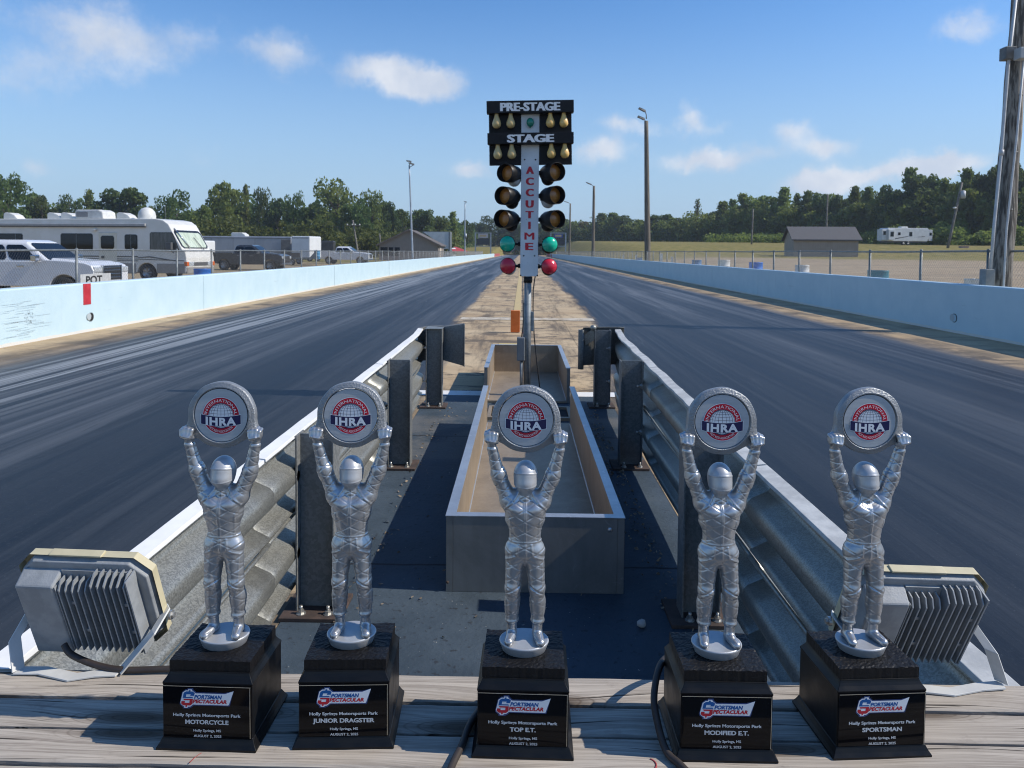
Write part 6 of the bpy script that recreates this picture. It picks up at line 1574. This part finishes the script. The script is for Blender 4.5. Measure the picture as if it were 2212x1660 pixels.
RIGHT = [(1165, 484, 30, 330, B, D_, 6), (1196, 480, 26, 320, PN, PP, 2), (1221, 477, 20, 315, PN, PP, 1), (1246, 480, 24, 305, B, L_L, 2), (1268, 480, 16, 300, B, LF_TAN, 3), (1300, 464, 24, 285, PN, PP, 3), (1324, 463, 24, 280, PN, PP, 2),
         (1348, 467, 28, 275, B, D_, 1), (1380, 478, 24, 270, PN, PP, 1), (1424, 465, 30, 255, B, D_, 4), (1452, 474, 24, 250, PN, PP, 4), (1476, 472, 24, 245, B, M_, 5), (1507, 434, 17, 235, 'snag', PP, 7), (1530, 462, 28, 232, B, M_, 2), (1562, 440, 24, 222, PN, LF_MID, 3),
         (1584, 436, 20, 216, SLM, PP, 5), (1606, 424, 26, 210, PN, LF_MID, 1), (1641, 426, 30, 204, B, M_, 6), (1672, 432, 20, 200, SLM, PP, 2), (1695, 412, 26, 196, PN, LF_MID, 4), (1722, 424, 18, 192, SLM, PP, 3), (1745, 419, 24, 190, PN, PP, 1), (1764, 422, 14, 186, SLM, LF_MID, 4), (1788, 422, 26, 184, B, D_, 3), (1816, 424, 24, 180, B, D_, 1), (1848, 409, 20, 176, PN, LF_MID, 2),
         (1876, 411, 22, 172, PN, PP, 4), (1902, 412, 22, 168, B, M_, 2), (1934, 403, 36, 164, B, D_, 5), (1966, 372, 26, 162, PN, PP, 3), (2003, 380, 34, 160, B, D_, 4), (2042, 394, 26, 152, PN, PP, 1), (2066, 398, 22, 150, B, M_, 6), (2090, 372, 26, 146, PN, PP, 2), (2115, 385, 24, 144, B, D_, 2), (2140, 365, 32, 142, B, D_, 1), (2176, 372, 28, 140, PN, PP, 4), (2206, 358, 36, 136, B, D_, 3), (2250, 362, 36, 134, B, D_, 6)]
for i, (px, py, hw, dp, kd, mt, sd_) in enumerate(RIGHT):
    where = "beside the right scoreboard" if px < 1290 else "left of the shed" if px < 1690 else "behind the shed" if px < 1860 else "behind the travel trailer" if px < 2030 else "behind the big leaning pole"
    plant_tree(px, py, hw * 1.3, dp, kd, mt, f"{LOOK[mt.name]} {NAME[kd][1]}, {ordn(i)} from left on right skyline, {where}", "trees of the right woods", sd_)
# the woods behind and below the skyline trees: foliage nobody could count
def wood_mass(name, label, skyline, mat, frac, seed, dpo, n, lsize, jit=6.0, y_lo=0.0):
    rng = np.random.default_rng(seed); P = []
    xs_ = [s[0] for s in skyline]; ys_ = [s[1] for s in skyline]; ds_ = [s[3] for s in skyline]
    nb = n // 60
    for k in range(nb):
        px = rng.uniform(xs_[0] - 30, xs_[-1] + 20); dp = np.interp(px, xs_, ds_) + dpo + rng.uniform(-jit, jit)
        q = pt(px, float(np.interp(px, xs_, ys_)), dp); gz = ground_h(q.x, q.y)
        hh = (q.z - gz) * frac * rng.uniform(.5, 1.0); r = rng.uniform(.8, 2.0) * (dp / 190)
        z = gz + max(r * .4, hh * rng.uniform(y_lo, 1) ** .8)
        u = rng.normal(size=(60, 3)); u /= np.linalg.norm(u, axis=1, keepdims=True); u *= rng.uniform(.5, 1.05, (60, 1)) ** .5 * r * np.array([1.2, 1.2, .9])
        P.append(u + np.array([q.x, q.y, z]))
    V, F_ = leaves(np.concatenate(P), lsize, rng); o = npmesh(name, V, F_, mat, None, smooth=False); o['kind'] = 'stuff'; o['label'] = label; o['category'] = 'woodland'; return o
wood_mass("woodland", "dark mass of foliage filling the left woods below the skyline", LEFT, LF_DARK, .90, 1, 9, 60000, .55)
wood_mass("woodland", "mass of conifer foliage filling the right woods below the skyline", RIGHT, LF_PINE, .92, 2, 7, 70000, .50)
BR = [(300, 490, 0, 150), (420, 478, 0, 150), (470, 470, 0, 150), (560, 480, 0, 150), (640, 472, 0, 152), (700, 480, 0, 152), (770, 486, 0, 155), (820, 492, 0, 158), (900, 500, 0, 165), (960, 505, 0, 170)]
wood_mass("brush", "sunlit yellow green brush at the foot of the left woods", BR, LF_LIGHT, 1.0, 3, 0, 30000, .36, 8.0)
wood_mass("woodland", "lighter green young trees in front of the right woods", RIGHT, LF_MID, .80, 7, -4, 46000, .42, 3.0)
BR2 = [(1560, 514, 0, 190), (1680, 512, 0, 180), (1860, 508, 0, 165), (1930, 490, 0, 150), (2010, 490, 0, 140), (2060, 482, 0, 136), (2110, 500, 0, 128), (2160, 490, 0, 124), (2230, 488, 0, 122)]
wood_mass("brush", "light green shrubs along the foot of the right woods", BR2, LF_MID, 1.0, 4, 0, 16000, .30, 4.0)

# leaf litter and grit blown against the guardrail feet
rng = np.random.default_rng(11); P = []
for k in range(620):
    if k < 330: x, y = rng.normal(.66, .05), rng.uniform(2.2, 6.9)
    elif k < 430: x, y = rng.normal(-.72, .05), rng.uniform(2.6, 7.0)
    elif k < 520: x, y = rng.normal(.62, .06), rng.normal(4.85, .12)
    else: x, y = rng.uniform(-.75, .6), rng.uniform(1.3, 7.2)
    P.append((float(np.clip(x, -.75, .70)), y, .0125 + rng.uniform(0, .004)))
V, F_ = leaves(np.array(P), .0105, rng, .75)
V[:, 2] = np.maximum(V[:, 2], .0095)
o = npmesh("leaf_litter", V, F_, pm("dry leaf", (.16, .11, .07), (.34, .27, .19), 60, .85), None, smooth=False); o['kind'] = 'stuff'; o['label'] = "dry leaf litter and grit along the guardrail feet"; o['category'] = "leaves"

# thin summer haze over the whole place
q = MB(); q.box(-1000, 1000, -500, 1700, -3, 48)
hz = bpy.data.materials.new("haze air"); g = G(NT(hz))
pv = g.n('ShaderNodeVolumePrincipled', {'Color': (.78, .87, 1.0, 1), 'Density': .00030, 'Anisotropy': .2})
g.n('ShaderNodeOutputMaterial', {'Volume': pv.outputs[0]})
o = q.build("haze", hz); o['kind'] = 'stuff'; o['label'] = "thin pale haze in the air"; o['category'] = "haze"
